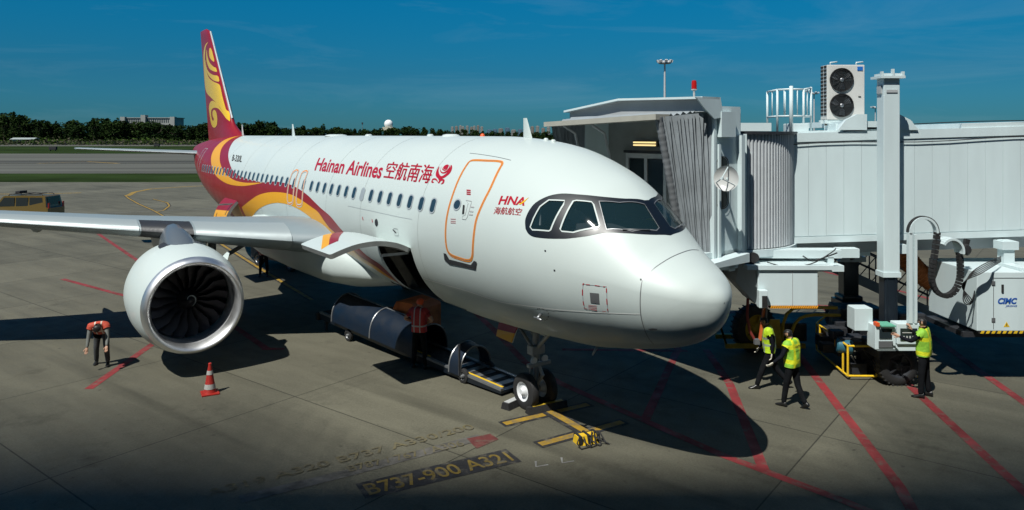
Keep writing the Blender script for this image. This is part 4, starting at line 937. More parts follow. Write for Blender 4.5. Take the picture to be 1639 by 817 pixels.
for sy in (1, -1):
    a, c = MB(), MB(); wheel(a, c, (5.08, sy * .25, .385), .385, .215); a.build('tyre', TYRE, G); c.build('rim', RIM, G)
    q_ = MB(); q_.lathe((4.92, sy * .15, 1.05), (-1, 0, 0), [(-.08, .03), (-.04, .07), (0, .08), (.01, .07), (0, 0)], 14); q_.build('taxi_light', RIM, G)
    q_ = MB(); q_.prism([(5.15, sy * .34, 1.92), (5.95, sy * .30, 1.86), (5.9, sy * .42, 1.42), (5.3, sy * .44, 1.40)], (0, sy * .025, 0)); d_ = q_.build('gear_door', WHITE, G)
    q_ = MB(); q_.prism([(5.18, sy * .375, 1.78), (5.94, sy * .345, 1.70), (5.92, sy * .40, 1.56), (5.24, sy * .42, 1.62)], (0, sy * .03, 0)); q_.build('red_stripe', RED, d_)
    q_ = MB(); q_.prism([(5.24, sy * .42, 1.615), (5.92, sy * .40, 1.555), (5.9, sy * .45, 1.42), (5.3, sy * .46, 1.41)], (0, sy * .028, 0)); q_.build('yellow_stripe', YEL, d_)
b = MB(); b.box(4.35, 6.0, -.27, .27, 1.9, 2.6); b.build('gear_bay', DARK, plane)
for sy in (1, -1):
    m_ = MB(); m_.tube([(17.6, sy * 3.8, 2.75), (17.7, sy * 3.8, 1.2)], .13, 14); m_.tube([(17.7, sy * 3.8, 1.25), (17.7, sy * 3.8, .58)], .085, 12); m_.tube([(17.7, sy * 3.3, .58), (17.7, sy * 4.3, .58)], .07, 12)
    m_.tube([(17.65, sy * 3.75, 1.7), (17.6, sy * 2.3, 2.5)], .07, 10); m_.tube([(17.9, sy * 3.8, 1.2), (18.15, sy * 3.8, .9), (17.8, sy * 3.8, .6)], .04, 8)
    G = m_.build('main_gear', mat('gear_grey', (.3, .3, .3)), plane)
    for dy in (-.46, .46): a, c = MB(), MB(); wheel(a, c, (17.7, sy * 3.8 + dy, .58), .58, .42); a.build('tyre', TYRE, G); c.build('rim', RIM, G)
    q_ = MB(); q_.prism([(17.2, sy * 4.05, 2.6), (18.1, sy * 4.05, 2.6), (18.05, sy * 4.12, 1.4), (17.6, sy * 4.12, 1.15), (17.25, sy * 4.12, 1.5)], (0, sy * .03, 0)); q_.build('gear_door', WHITE, G)
# ================================================================== THE BOARDING BRIDGE
PX, PY = 2.137, 17.14
def Bp(p, q, z): return Vector((PX + .818 * p - .575 * q, PY + .575 * p + .818 * q, z))
bridge = thing('boarding_bridge', (5.3, 19.3, 0), 0, 'white boarding bridge with grey bellows cab docked at the far side of the airliner nose', 'boarding bridge')
PD = Vector((.818, .575, 0)); QD = Vector((-.575, .818, 0))
def pbox(b, p0, p1, q0, q1, z0, z1, m=0):
    v = [Bp(p, q, z) for z in (z0, z1) for q in (q0, q1) for p in (p0, p1)]
    b.add(v, [(0, 2, 3, 1), (4, 5, 7, 6), (0, 1, 5, 4), (2, 6, 7, 3), (0, 4, 6, 2), (1, 3, 7, 5)], m); return b
W = dict(world=True)
cab = MB(); pbox(cab, 1.5, 2.4, -1.97, -1.87, 3.1, 6.55); pbox(cab, 1.5, 2.4, 2.4, 2.5, 3.1, 6.55); pbox(cab, 2.4, 2.5, -1.9, 2.5, 3.1, 6.50)
pbox(cab, 1.0, 2.4, -1.97, 2.5, 3.05, 3.3); pbox(cab, 1.5, 2.4, -1.87, 2.4, 6.45, 6.55); pbox(cab, 1.42, 1.5, -2.03, -1.80, 2.95, 6.55); CAB = cab.build('cab', BWHITE, bridge, **W)
b = MB(); pbox(b, 1.56, 2.05, -2.12, -1.98, 5.86, 6.42); pbox(b, 2.28, 2.4, -2.10, -1.98, 3.0, 5.9); pbox(b, 1.55, 1.62, -2.06, -1.98, 3.0, 5.7); b.build('cab_frame', BWHITE, CAB, **W)
# cab window: a long rounded pane on the near side
c0 = Bp(1.72, -1.985, 0); P = rrect(-.19, .19, 4.28, 5.40, .15, .15, 5)
b = MB(); b.prism([Vector((c0.x, c0.y, 0)) + PD * x + Vector((0, 0, z)) for x, z in P], -QD * .02); wnd = b.build('cab_window', GLASSD, CAB, **W)
P2 = rrect(-.22, .22, 4.25, 5.43, .18, .18, 5); b = MB(); n = len(P)
A = [Vector((c0.x, c0.y, z)) + PD * x - QD * .03 for x, z in P]; B_ = [Vector((c0.x, c0.y, z)) + PD * x - QD * .03 for x, z in P2]; b.add(A + B_, [(i, (i + 1) % n, n + (i + 1) % n, n + i) for i in range(n)]); b.build('window_seal', BLACK, wnd, fix=False, **W)
roof = MB()
for q0, q1, z0, z1 in ((-2.1, .54, 6.74, 6.80), (.54, 2.65, 6.80, 6.56)):
    v = [Bp(p, q, z) for p in (.95, 1.52) for q, z in ((q0, z0), (q1, z1), (q1, z1 - .05), (q0, z0 - .05))]
    roof.add(v, [(0, 1, 2, 3), (7, 6, 5, 4), (0, 4, 5, 1), (1, 5, 6, 2), (2, 6, 7, 3), (3, 7, 4, 0)])
roof.build('cab_roof', BWHITE, CAB, **W)
fas = MB(); fas.add([Bp(1.12, q, z) for q, z in ((-2.05, 6.70), (.54, 6.76), (2.6, 6.52), (2.6, 6.36), (-2.05, 6.42))] + [Bp(1.2, q, z) for q, z in ((-2.05, 6.70), (.54, 6.76), (2.6, 6.52), (2.6, 6.36), (-2.05, 6.42))], [(0, 1, 2, 3, 4), (9, 8, 7, 6, 5)] + [(i, (i + 1) % 5, 5 + (i + 1) % 5, 5 + i) for i in range(5)])
fas.build('roof_fascia', BGREY, CAB, **W)
b = MB(); b.prism([Bp(.75, -2.06, 6.72), Bp(1.55, -2.06, 6.74), Bp(1.65, -2.06, 6.30), Bp(1.35, -2.06, 6.26), Bp(1.0, -2.06, 6.5)], -QD * .04); b.build('roof_end_plate', BWHITE, CAB, **W)
# canopy: lip, top sheet, pleated sides
FT_, FB_ = (0.28, -1.45, 6.34), (1.04, -1.45, 3.35)
lip = MB(); v = [Bp(p, q, z) for p in (.12, .55) for q, z in ((-1.52, 6.36), (2.45, 6.24), (2.45, 6.12), (-1.52, 6.24))]
lip.add(v, [(0, 1, 2, 3), (7, 6, 5, 4), (0, 4, 5, 1), (1, 5, 6, 2), (2, 6, 7, 3), (3, 7, 4, 0)]); lip.build('canopy_lip', CREAM, CAB, **W)
def pleat(a0, a1, b0, b1, n, depth, out, nm, m, rows=8):   # sheet between line a (front) and line b (rear), folded n times
    b = MB(); V = []; out = Vector(out).normalized(); K = n * 2
    for i in range(K + 1):
        t = i / K; lo = a0.lerp(b0, t); hi = a1.lerp(b1, t)
        for j in range(rows + 1):
            w = j / rows; d = (depth if i % 2 else 0) * (1 + .15 * math.sin(w * 9 + i * 1.7)); V.append(lo.lerp(hi, w) + out * d + Vector((.012 * math.sin(i * 2.1 + w * 7), 0, 0)))
    b.add(V, [(i * (rows + 1) + j, (i + 1) * (rows + 1) + j, (i + 1) * (rows + 1) + j + 1, i * (rows + 1) + j + 1) for i in range(K) for j in range(rows)])
    return b.build(nm, m, CAB, fix=False, **W)
pleat(Bp(1.04, -1.45, 3.3), Bp(.30, -1.45, 6.30), Bp(1.5, -1.92, 3.2), Bp(1.5, -1.92, 6.42), 14, .09, -QD, 'side_bellows', BELLOW)
pleat(Bp(1.0, 2.38, 3.3), Bp(.30, 2.38, 6.18), Bp(1.5, 2.42, 3.2), Bp(1.5, 2.42, 6.40), 9, .08, QD, 'side_bellows', BELLOW)
pleat(Bp(.50, -1.50, 6.30), Bp(.50, 2.40, 6.20), Bp(1.5, -1.9, 6.46), Bp(1.5, 2.42, 6.42), 7, .06, (0, 0, 1), 'top_bellows', BELLOW, 12)
b = MB()                                       # padded front edge of the near bellows
N = 60
b.tube([Bp(.28 + .76 * i / N, -1.45, 6.3 - 2.95 * i / N) for i in range(N + 1)], [.085 + .008 * math.sin(i * 2.3) for i in range(N + 1)], 10)
b.build('bellows_bumper', mat('bumper_fabric', (.16, .17, .18), .7, var=.3, vscale=4), CAB, **W)
b = MB()
for q, p in ((2.0, .9), (1.2, 1.2)): b.tube([Bp(p - .5, q, 6.15), Bp(p - .1, q, 5.95), Bp(p + .1, q, 5.3)], .035, 8)
b.build('canopy_strut', LGREY, CAB, **W)
INT = mat('cab_inner_wall', (.24, .25, .24), .7, var=.06)
b = MB(); pbox(b, 2.34, 2.39, -1.86, 2.39, 3.31, 6.44); inner = b.build('inner_wall', INT, CAB, **W)
b = MB()
for q0, q1 in ((.20, .30), (.87, .97), (1.55, 1.65)): pbox(b, 2.28, 2.33, q0, q1, 3.31, 5.30)
pbox(b, 2.28, 2.33, .20, 1.65, 5.30, 5.42); b.build('door_frame', LGREY, inner, **W)
b = MB(); pbox(b, 2.30, 2.325, .32, .85, 3.4, 5.28); pbox(b, 2.30, 2.325, .99, 1.53, 3.4, 5.28); b.build('door_glass', GLASSD, inner, **W)
b = MB(); pbox(b, 2.29, 2.32, .12, 1.75, 5.43, 5.50); b.build('dark_panel', DARK, inner, **W)
lampm = bpy.data.materials.new('warm_lamp'); lampm.use_nodes = True; lb = lampm.node_tree.nodes['Principled BSDF']; lb.inputs['Base Color'].default_value = (.8, .7, .4, 1); lb.inputs['Emission Color'].default_value = (1, .75, .32, 1); lb.inputs['Emission Strength'].default_value = .9
b = MB(); pbox(b, 2.25, 2.33, .48, 1.34, 5.60, 5.76); lf = b.build('lamp_housing', DARK, inner, **W)
b = MB(); pbox(b, 2.21, 2.245, .52, 1.30, 5.62, 5.66); pbox(b, 2.21, 2.245, .52, 1.30, 5.69, 5.73); b.build('lamp_tube', lampm, lf, **W)
# round dish on the cab side
dc = at(1163, 286, 15.9); b = MB(); ax = Vector((-.55, -.80, .05)).normalized(); b.lathe(dc, ax, [(-.07, 0), (-.06, .10), (-.02, .20), (.03, .27), (.035, .275), (.02, .27), (-.02, .21), (-.05, .10), (-.055, 0)], 28); dsh = b.build('round_dish', mat('dish_grey', (.5, .51, .50), .35), CAB, **W)
b = MB(); x_, y_ = basis(ax)
for k in range(3): a = 2.1 * k + .4; b.tube([dc + (x_ * math.cos(a) + y_ * math.sin(a)) * .25, dc + ax * .32], .012, 6)
b.tube([dc - ax * .05, dc - ax * .05 + Vector((.05, .45, -.1))], .03, 8); b.lathe(dc + ax * .26, ax, [(0, .03), (.08, .03), (.08, 0)], 8); b.build('dish_arm', BWHITE, dsh, **W)
# beacon on the cab roof
bc = at(1111, 158, 17.0); b = MB(); b.tube([(bc.x, bc.y, 6.7), (bc.x, bc.y, 6.93)], .025, 8); b.lathe((bc.x, bc.y, 6.93), (0, 0, 1), [(0, .05), (.02, .07), (.03, .07)], 12); bs = b.build('beacon_post', LGREY, CAB, **W)
b = MB(); b.lathe((bc.x, bc.y, 6.96), (0, 0, 1), [(0, .06), (.14, .06), (.20, .05), (.21, 0)], 14); b.build('beacon_lamp', mat('red_beacon', (.40, .01, .01), .25), bs, **W)
# rotunda
RC = Vector((5.25, 19.35, 0)); prof = []
b = MB(); n = 290; V = []; ang = math.atan2(PD.y, PD.x)
for i in range(n + 1):
    a = ang - R(131) + 2 * R(131) * i / n; r_ = 2.0 + (.028 if i % 3 else -.022)
    for z in (3.22, 3.5, 5.5, 5.93): V.append(RC + Vector((r_ * math.cos(a), r_ * math.sin(a), z)))
b.add(V, [(i * 4 + j, (i + 1) * 4 + j, (i + 1) * 4 + j + 1, i * 4 + j + 1) for i in range(n) for j in range(3)]); ROT = b.build('rotunda', mat('slat_curtain_grey', (.46, .49, .51), .5, var=.06), bridge, fix=False, **W)
def sector(z0, z1, r_):
    A = [RC + Vector((r_ * math.cos(ang - R(131) + 2 * R(131) * i / 48), r_ * math.sin(ang - R(131) + 2 * R(131) * i / 48), z0)) for i in range(49)]
    q = MB(); q.prism(A, (0, 0, z1 - z0)); return q
b = sector(5.92, 5.99, 2.09); b.build('rotunda_roof', DARK, ROT, **W)
b = sector(3.03, 3.2, 2.08); b.build('rotunda_base', BWHITE, ROT, **W)
b = MB(); c = at(1187, 300, 17.2); b.box(c.x - .09, c.x + .09, 17.1, 17.3, 2.95, 5.93); c = at(1179, 300, 17.1); b.box(c.x - .04, c.x + .04, 17.05, 17.2, 2.9, 5.95); c = at(1215, 200, 18); b.box(c.x - .75, c.x + .3, 18, 19.4, 6.0, 6.2); b.build('rotunda_post', BWHITE, ROT, **W)
# tunnel
def tz(X): return 3.20 + .031 * (X - 6.85)
X0, X1 = 6.87, 23.0; YN, YF = 18.40, 21.2
def slab(b, x0, x1, y0, y1, a0, a1, m=0):    # sloped box: a = height above the tunnel floor line
    v = [Vector((x, y, tz(x) + a)) for a in (a0, a1) for y in (y0, y1) for x in (x0, x1)]
    b.add(v, [(0, 2, 3, 1), (4, 5, 7, 6), (0, 1, 5, 4), (2, 6, 7, 3), (0, 4, 6, 2), (1, 3, 7, 5)], m)
t = MB(); slab(t, X0, X1, YN, YF, 0, 2.72); TUN = t.build('tunnel', BWHITE, bridge, **W)
b = MB(); x = X0 + .08
while x < X1 - .3:
    w_ = .44; slab(b, x, x + w_ - .007, YN - .022, YN - .001, .17, 2.50); x += w_
b.build('side_panels', BWHITE, TUN, **W)
b = MB(); slab(b, X0 - .04, X1, YN - .05, YN - .001, 0.0, .15); slab(b, X0 - .04, X1, YN - .05, YN - .001, 2.52, 2.74); slab(b, X0 - .02, X0 + .07, YN - .06, YN - .001, .15, 2.52); b.build('tunnel_rail', BWHITE, TUN, **W)
b = MB(); slab(b, 11.2, X1, YN - .02, YF + .02, 2.725, 2.85); slab(b, X0, 10.2, YN + .1, YF - .1, 2.725, 2.78); b.build('tunnel_roof', BWHITE, TUN, **W)
b = MB(); b.tube([Vector((X0 + k * .8, YN - .07, tz(X0 + k * .8) + 2.46 + .03 * math.sin(k * 1.1))) for k in range(20)], .012, 5); b.tube([Vector((10 + k * .8, YN - .03, tz(10 + k * .8) + 2.88 + .02 * math.sin(k * .9))) for k in range(17)], .012, 5); b.build('tunnel_cable', BLACK, TUN, **W)
b = MB(); slab(b, X0 - 1.5, X1, YN + .15, YN + .35, -.30, -.004); slab(b, X0 - .5, X1, YF - .35, YF - .15, -.30, -.004)
for k in range(12): slab(b, X0 + k * 1.4, X0 + .12 + k * 1.4, YN + .35, YF - .35, -.25, -.01)
b.build('floor_beam', BGREY, TUN, **W)
b = MB(); a = at(1198, 397, 17.6); c = at(1345, 397, 17.6); b.box(a.x, c.x, 17.5, 17.9, 2.98, 3.17); d = at(1315, 425, 17.3); b.box(at(1240, 425, 17.3).x, at(1348, 425, 17.3).x, 17.2, 18.0, 2.72, 2.86)
for px in (1203, 1330): e = at(px, 410, 17.5); b.box(e.x - .07, e.x + .07, 17.5, 17.64, 2.7, 3.0)
b.box(a.x, c.x + 1.2, 18.6, 20.6, 2.86, 3.0); 
for px, z0 in ((1355, 2.9), (1430, 3.0)): e = at(px, 400, 18.2); b.box(e.x - .25, e.x + .25, 18.05, 18.35, z0, z0 + .22)
b.build('service_platform', BWHITE, bridge, **W)
b = MB()
for k in range(6): e = at(1240 + k * 26, 412, 18.6); b.tube([e, e + Vector((.15, .6, -.15)), e + Vector((.4, 1.1, -.05))], .03, 6)

for PQ, r_ in ((((1228, 420), (1262, 428), (1300, 422), (1330, 405), (1338, 398)), .013), (((1285, 410), (1300, 418), (1318, 413), (1340, 405)), .016), (((1284, 437), (1290, 446), (1300, 449), (1310, 442)), .012)): b.tube([Vector(q_) for q_ in cat([tuple(at(x, y, 17.05)) for x, y in PQ], 6, False)], r_, 6)
b.build('cable_run', BLACK, bridge, **W)
# lift columns and wheel bogie
CX = 9.085; CY = 17.82
col_ = MB(); col_.box(CX - .195, CX + .195, CY - .17, CY + .17, 2.50, 7.26, bev=.02); col_.box(CX - .30, CX + .28, CY - .26, CY + .26, 7.26, 7.32); col_.box(CX - .24, CX + .22, CY - .2, CY + .2, 7.322, 7.38)
for sx in (-.26, .0, .24): col_.box(CX + sx - .025, CX + sx + .025, CY - .25, CY - .17, 7.322, 7.42 + (.06 if sx == 0 else 0))
col_.box(CX - .215, CX + .215, CY - .19, CY + .19, 2.5, 2.62); LC = col_.build('lift_column', BWHITE, bridge, **W)
b = MB(); b.box(CX - .13, CX + .13, CY - .19, CY - .172, 6.92, 6.99); b.box(CX - .23, CX - .197, CY - .1, CY + .1, 6.9, 7.1); b.build('column_seam', BGREY, LC, **W)
b = MB(); b.box(CX - .16, CX + .16, CY - .15, CY + .15, 1.1, 2.5, bev=.03); b.box(CX - .11, CX - .09, CY - .17, CY - .14, 1.1, 2.5); b.box(CX + .08, CX + .10, CY - .17, CY - .14, 1.1, 2.5); b.box(CX - .30, CX + .30, CY - .3, CY + .3, .95, 1.25, bev=.03); b.build('inner_column', mat('column_navy', (.012, .018, .026), .35, coat=.3), LC, **W)
c2 = at(1358, 450, 21.8)
b = MB(); b.box(c2.x - .28, c2.x + .28, c2.y - .28, c2.y + .28, 2.35, 6.2); b.box(c2.x - .38, c2.x + .38, c2.y - .3, c2.y + .3, 2.2, 2.35); l2 = b.build('lift_column', BWHITE, bridge, **W)
b = MB(); b.box(c2.x - .22, c2.x + .22, c2.y - .2, c2.y + .2, .9, 2.35, bev=.03); b.box(c2.x - .36, c2.x + .36, c2.y - .36, c2.y + .36, .9, 1.05); b.box(c2.x - .30, c2.x + .30, c2.y - .3, c2.y + .3, 1.05, 1.2, bev=.05); b.build('inner_column', MATS['column_navy'], l2, **W)
b = MB(); b.box(c2.x - .42, c2.x + .45, c2.y - .4, c2.y + .4, .45, .9, bev=.03); b.bar((CX, CY, .78), (c2.x, c2.y, .68), .6, .45); b.box(CX - .45, CX + .45, CY - .45, CY + .45, .6, .95, bev=.04)
b.box(9.0, 10.2, 20.2, 21.0, .5, 1.15, bev=.05); b.box(10.2, 10.9, 19.4, 20.4, .4, 1.2, bev=.05); BOG = b.build('wheel_bogie', DARK, bridge, **W)
def big_wheel(c, r, w, parent, axd, rimm, rn='rim'):
    c = Vector(c); a = MB(); axd = Vector(axd).normalized(); a.lathe(c - axd * w / 2, axd, [(.02, r * .55), (0, r * .66), (.01, r * .84), (w * .12, r * .96), (w * .3, r), (w * .7, r), (w * .88, r * .96), (w - .01, r * .84), (w, r * .66), (w - .02, r * .55), (.02, r * .55)], 40)
    x_, y_ = basis(axd)
    for k in range(28):
        an = k * 2 * math.pi / 28; d = x_ * math.cos(an) + y_ * math.sin(an); tn = -x_ * math.sin(an) + y_ * math.cos(an)
        for sg in (-1, 1): a.bar(c + d * (r + .005) + axd * sg * .02 + tn * .02, c + d * (r - .01) + axd * sg * w * .46 + tn * .05, .035, .03)
    t_ = a.build('tyre', TYRE, parent, **W); q_ = MB()
    for sg in (-1, 1): q_.lathe(c - axd * sg * (w / 2 - .01), axd * sg, [(0, r * .60), (.01, r * .54), (.06, r * .50), (.08, r * .25), (.02, r * .22), (-.02, r * .15), (-.03, 0)], 28)
    for k in range(5):
        an = k * 1.2566; d = x_ * math.cos(an) + y_ * math.sin(an)
        for sg in (-1, 1): q_.bar(c - axd * sg * (w / 2 - .03) + d * r * .15, c - axd * sg * (w / 2 - .02) + d * r * .56, .05, .03)
    q_.build(rn, rimm, t_, **W)
for dx, dy in ((.02, -.33), (.02, .62)): big_wheel((CX + dx, CY + dy + .0, .47), .47, .34, BOG, (0, 1, 0), DARK)
for dy in (-.5, .5): big_wheel((c2.x, c2.y + dy, .45), .45, .3, BOG, (0, 1, 0), DARK)
# yellow guard frame
gA, gB, gC = atz(1307, 560, .1), atz(1357, 602, .1), atz(1478, 603, .1); gD = gC + Vector((.25, 1.6, 0)); gE = gA + Vector((.9, 1.2, 0)); up = Vector((0, 0, .72))
b = MB()
for a, c in ((gA, gB), (gB, gB + (gC - gB) * .38), (gB + (gC - gB) * .62, gC), (gC, gD), (gA, gE)): b.tube([a, c], .026, 8)
for a, c in ((gA, gB), (gB, gB + (gC - gB) * .38), (gC, gD), (gA, gE)): b.tube([a + up, c + up], .026, 8)
for a in (gA, gA + (gB - gA) * .12, gB, gB + (gA - gB) * .14, gC, gC + (gD - gC) * .5, gE): b.tube([a, a + up], .026, 8)
for k in (.38, .62):
    a = gB + (gC - gB) * k; sgn = 1 if k < .5 else -1; b.tube([a, a + Vector((.22 * sgn * .0, 0, .03)), a + Vector((.05 * sgn, 0, .2)), a + Vector((.05 * sgn, 0, .38)), a + Vector((.22 * sgn, 0, .46)), a + Vector((.24 * sgn, 0, .72))], .026, 8)
b.build('guard_rail', YMET, BOG, **W)
b = MB(); m_ = gA.lerp(gB, .62) + Vector((.02, -.03, .45)); d_ = (gB - gA).normalized(); b.prism([m_ - d_ * .14, m_ + d_ * .14, m_ + d_ * .14 + Vector((0, 0, .28)), m_ - d_ * .14 + Vector((0, 0, .28))], (.01, -.01, 0)); b.build('guard_sign', HAZY, BOG, **W)
# bogie machinery and control boxes
b = MB(); r2 = random.Random(3)
for k in range(16): x, y, z = r2.uniform(7.9, 8.9), r2.uniform(18.2, 19.8), r2.uniform(.15, .9); s = r2.uniform(.08, .22); b.box(x - s, x + s, y - s, y + s, z - s * .7, z + s * .7, bev=.02)
for k in range(7): p = Vector((r2.uniform(7.9, 8.9), r2.uniform(17.9, 19), r2.uniform(.3, .9))); b.tube([p, p + Vector((.2, .1, -.25)), p + Vector((.5, .1, -.1)), p + Vector((.7, .3, .1))], .018, 6)
b.lathe((8.3, 18.3, .75), (.9, .3, 0), [(0, 0), (0, .16), (.45, .16), (.5, .10), (.55, 0)], 18); b.build('bogie_machinery', DARK, BOG, **W)
b = MB(); b.lathe((8.0, 18.2, .72), (.9, -.25, -.05), [(0, 0), (0, .14), (.03, .17), (.35, .17), (.38, .12), (.38, 0)], 18); b.build('drive_motor', mat('motor_blue', (.03, .12, .17), .4), BOG, **W)
def cabinet(x0, x1, y0, y1, z0, z1, nm, m=BWHITE): b = MB(); b.box(x0, x1, y0, y1, z0, z1, bev=.015); return b.build(nm, m, BOG, **W)
a, c = at(1368, 530, 17.35), at(1397, 494, 17.35); k1 = cabinet(a.x, c.x, 17.35, 17.75, a.z, c.z, 'control_box'); b = MB(); b.box(c.x + .005, c.x + .02, 17.4, 17.7, a.z + .1, c.z - .08); b.build('vent_grille', BLACK, k1, **W)
a, c = at(1401, 560, 17.0), at(1434, 522, 17.0); k1 = cabinet(a.x, c.x, 17.0, 17.4, a.z, c.z, 'control_box')
b = MB(); b.box(a.x + .09, c.x - .1, 16.98, 17.01, a.z + .26, c.z - .07); b.build('screen', GLASSD, k1, **W); b = MB(); b.box(a.x + .07, c.x - .08, 16.975, 16.99, a.z + .06, a.z + .2)
b.build('button_plate', GREYM, k1, **W); b = MB(); b.box(a.x + .1, c.x - .05, 16.9, 17.3, c.z + .002, c.z + .03); b.build('green_cloth', mat('green_cloth', (.10, .35, .24), .8), k1, **W)
b = MB(); b.box(a.x, a.x + .08, 16.95, 17.1, c.z, c.z + .08); b.build('orange_beacon', ORG, k1, **W)
a, c = at(1437, 552, 16.95), at(1474, 519, 16.95); k1 = cabinet(a.x, c.x, 16.97, 17.3, a.z, c.z, 'control_box')
b = MB(); b.box(a.x + .06, c.x - .08, 16.945, 16.965, a.z + .1, c.z - .1, bev=.008); g_ = b.build('window_pane', GLASSD, k1, **W); b = MB()
for k in range(4): b.box(a.x + .12 + k * .07, a.x + .15 + k * .07, 16.93, 16.944, a.z + .15, a.z + .2)
b.box(a.x + .1, c.x - .15, 16.93, 16.944, a.z + .27, a.z + .285); b.build('gauge', LGREY, g_, **W)
b = MB(); b.box(at(1405, 560, 17).x, c.x, 17.02, 17.3, a.z - .16, a.z - .02); b.build('box_shelf', BWHITE, BOG, **W)
# cable carrier
def chain(pts, w, h, nm, m, parent, seg=.09):
    b = MB(); P = [Vector(p) for p in pts]; Q = cat([tuple(p) for p in P], 8, False); Q = [Vector(q_) for q_ in Q]; last = Q[0]; acc = 0
    for i in range(1, len(Q)):
        d = (Q[i] - last).length
        if d >= seg: b.bar(last, last + (Q[i] - last) * .86, w, h); last = Q[i]
    return b.build(nm, m, parent, **W)
b = MB(); p1 = at(1456, 517, 17.0); p2 = at(1456, 372, 17.0); b.box(p1.x - .045, p1.x + .045, 16.95, 17.05, p1.z, p2.z); b.box(p1.x + .09, p1.x + .15, 16.95, 17.05, p1.z, p2.z - .05); b.build('cable_post', BWHITE, bridge, **W)
arc = [at(1477 + 21.5 * math.cos(R(a)), 373 - 24 * math.sin(R(a)), 17.0) for a in range(180, -1, -12)]
b = MB(); 
for u_, w_ in zip(arc, arc[1:]): b.bar(u_, w_, .14, .05)
b.build('cable_arch', BWHITE, bridge, **W)
b = MB(); arc2 = [at(1477 + 24 * math.cos(R(a)), 372 - 25 * math.sin(R(a)), 17.02) for a in range(180, -21, -12)]
for u_, w_ in zip(arc2, arc2[1:]): b.bar(u_, w_, .10, .035)
b.build('cable_arch_edge', BLACK, bridge, **W)
chain([at(x, y, 17.0) for x, y in ((1500, 372), (1497, 400), (1492, 430), (1492, 452), (1500, 468), (1514, 474), (1528, 466), (1536, 448), (1537, 425), (1535, 402))], .13, .10, 'cable_chain', BLACK, bridge, .07)
arc = [at(1519 + 17 * math.cos(R(a)), 402 - 20 * math.sin(R(a)), 17.0) for a in range(-10, 150, 12)]
b = MB()
for u_, w_ in zip(arc, arc[1:]): b.bar(u_, w_, .34, .05)
b.build('cable_arch', BWHITE, bridge, **W)
b = MB(); b.bar(at(1548, 383, 17.6), at(1545, 395, 17.6), .1); b.lathe(at(1544, 400, 17.5), (.3, -1, .2), [(0, 0), (0, .12), (.05, .14), (.1, .1), (.1, 0)], 12); b.build('floodlamp', BLACK, bridge, **W)
# duct
pts = [at(x, y, 19.4) for x, y in ((1440, 384), (1447, 405), (1460, 425), (1478, 442), (1500, 455), (1524, 462))]; Q = [Vector(q_) for q_ in cat([tuple(p) for p in pts], 12, False)]
b = MB(); b.tube(Q, [.25 + .02 * (i % 3 == 0) - .012 * (i % 3 == 1) for i in range(len(Q))], 16); b.build('flexible_duct', HOSE, bridge, **W)
pts = [at(1335, 391, 19.2), at(1370, 393, 19.2), at(1410, 391, 19.2), at(1440, 386, 19.3)]; Q = [Vector(q_) for q_ in cat([tuple(p) for p in pts], 12, False)]; b = MB(); b.tube(Q, [.09 + .012 * (i % 2) for i in range(len(Q))], 12); b.build('flexible_duct', HOSE, bridge, **W)
# service stair
s0, s1 = at(1268, 398, 22.3), at(1515, 512, 22.3); b = MB(); w_ = Vector((0, .8, 0))
for o_ in (Vector(), w_): b.bar(s0 + o_, s1 + o_, .06, .28)
for k in range(15):
    p = s0.lerp(s1, (k + .5) / 15); b.box(p.x - .14, p.x + .14, p.y, p.y + .8, p.z - .02, p.z + .03)
ST_ = b.build('service_stair', BGREY, bridge, **W); b = MB()
for o_ in (Vector(), w_):
    b.tube([s0 + o_ + Vector((0, 0, .95)), s1 + o_ + Vector((0, 0, .95))], .025, 6); b.tube([s0 + o_ + Vector((0, 0, .5)), s1 + o_ + Vector((0, 0, .5))], .02, 6)
    for k in range(9): p = s0.lerp(s1, k / 8) + o_; b.tube([p, p + Vector((0, 0, .95))], .02, 6); 
    for k in range(8): p = s0.lerp(s1, k / 8) + o_; q_ = s0.lerp(s1, (k + 1) / 8) + o_; b.tube([p, q_ + Vector((0, 0, .95))], .015, 6)
b.build('stair_railing', DARK, ST_, **W)
# roof fittings
b = MB(); e = at(1425, 196, 18.6); 
for sg in (-1, 1): b.prism([(CX + sg * .28, 18.3, 6.03), (CX + sg * 1.0, 18.3, 6.03), (CX + sg * .80, 18.3, 6.28), (CX + sg * .52, 18.3, 6.42), (CX + sg * .28, 18.3, 6.42)], (0, .12, 0))
b.box(CX - .75, CX + .9, 18.4, 21.3, 6.1, 6.25); b.build('column_bracket', BWHITE, bridge, **W)
b = MB(); b.box(at(1335, 205, 19).x, at(1400, 205, 19).x, 18.9, 19.6, 5.98, 6.2); b.lathe(at(1347, 206, 18.6), (0, -1, 0), [(0, 0), (0, .11), (.06, .14), (.1, .14), (.12, 0)], 16); b.box(at(1265, 200, 19).x, at(1290, 200, 19).x, 18.8, 19.5, 5.95, 6.2, bev=.02); b.build('roof_box', BWHITE, bridge, **W)
cg = MB(); xs = [at(p, 0, 19.3).x for p in (1242, 1257, 1279, 1298)]; zb_, zt_ = 5.97, 7.08
def tb(a, c, r=.025): cg.tube([a, c], r, 8)
plan = [(xs[0], 19.2), (xs[1], 18.9), (xs[2], 19.0), (xs[3], 19.3), (xs[3] + .08, 20.0), (xs[0] + .05, 20.1)]
for k, (x, y) in enumerate(plan):
    x2, y2 = plan[(k + 1) % 6]; tb((x, y, zb_), (x, y, zt_ + (.08 if k in (3, 1) else 0)), .03 if k != 1 else .05)
    if k != 4: tb((x, y, zt_), (x2, y2, zt_ + (.05 if k == 2 else 0))); tb((x, y, zb_ + .42), (x2, y2, zb_ + .42))
    mx_, my_ = (x + x2) / 2, (y + y2) / 2; tb((mx_, my_, zb_ + .42), (mx_, my_, zt_), .015)
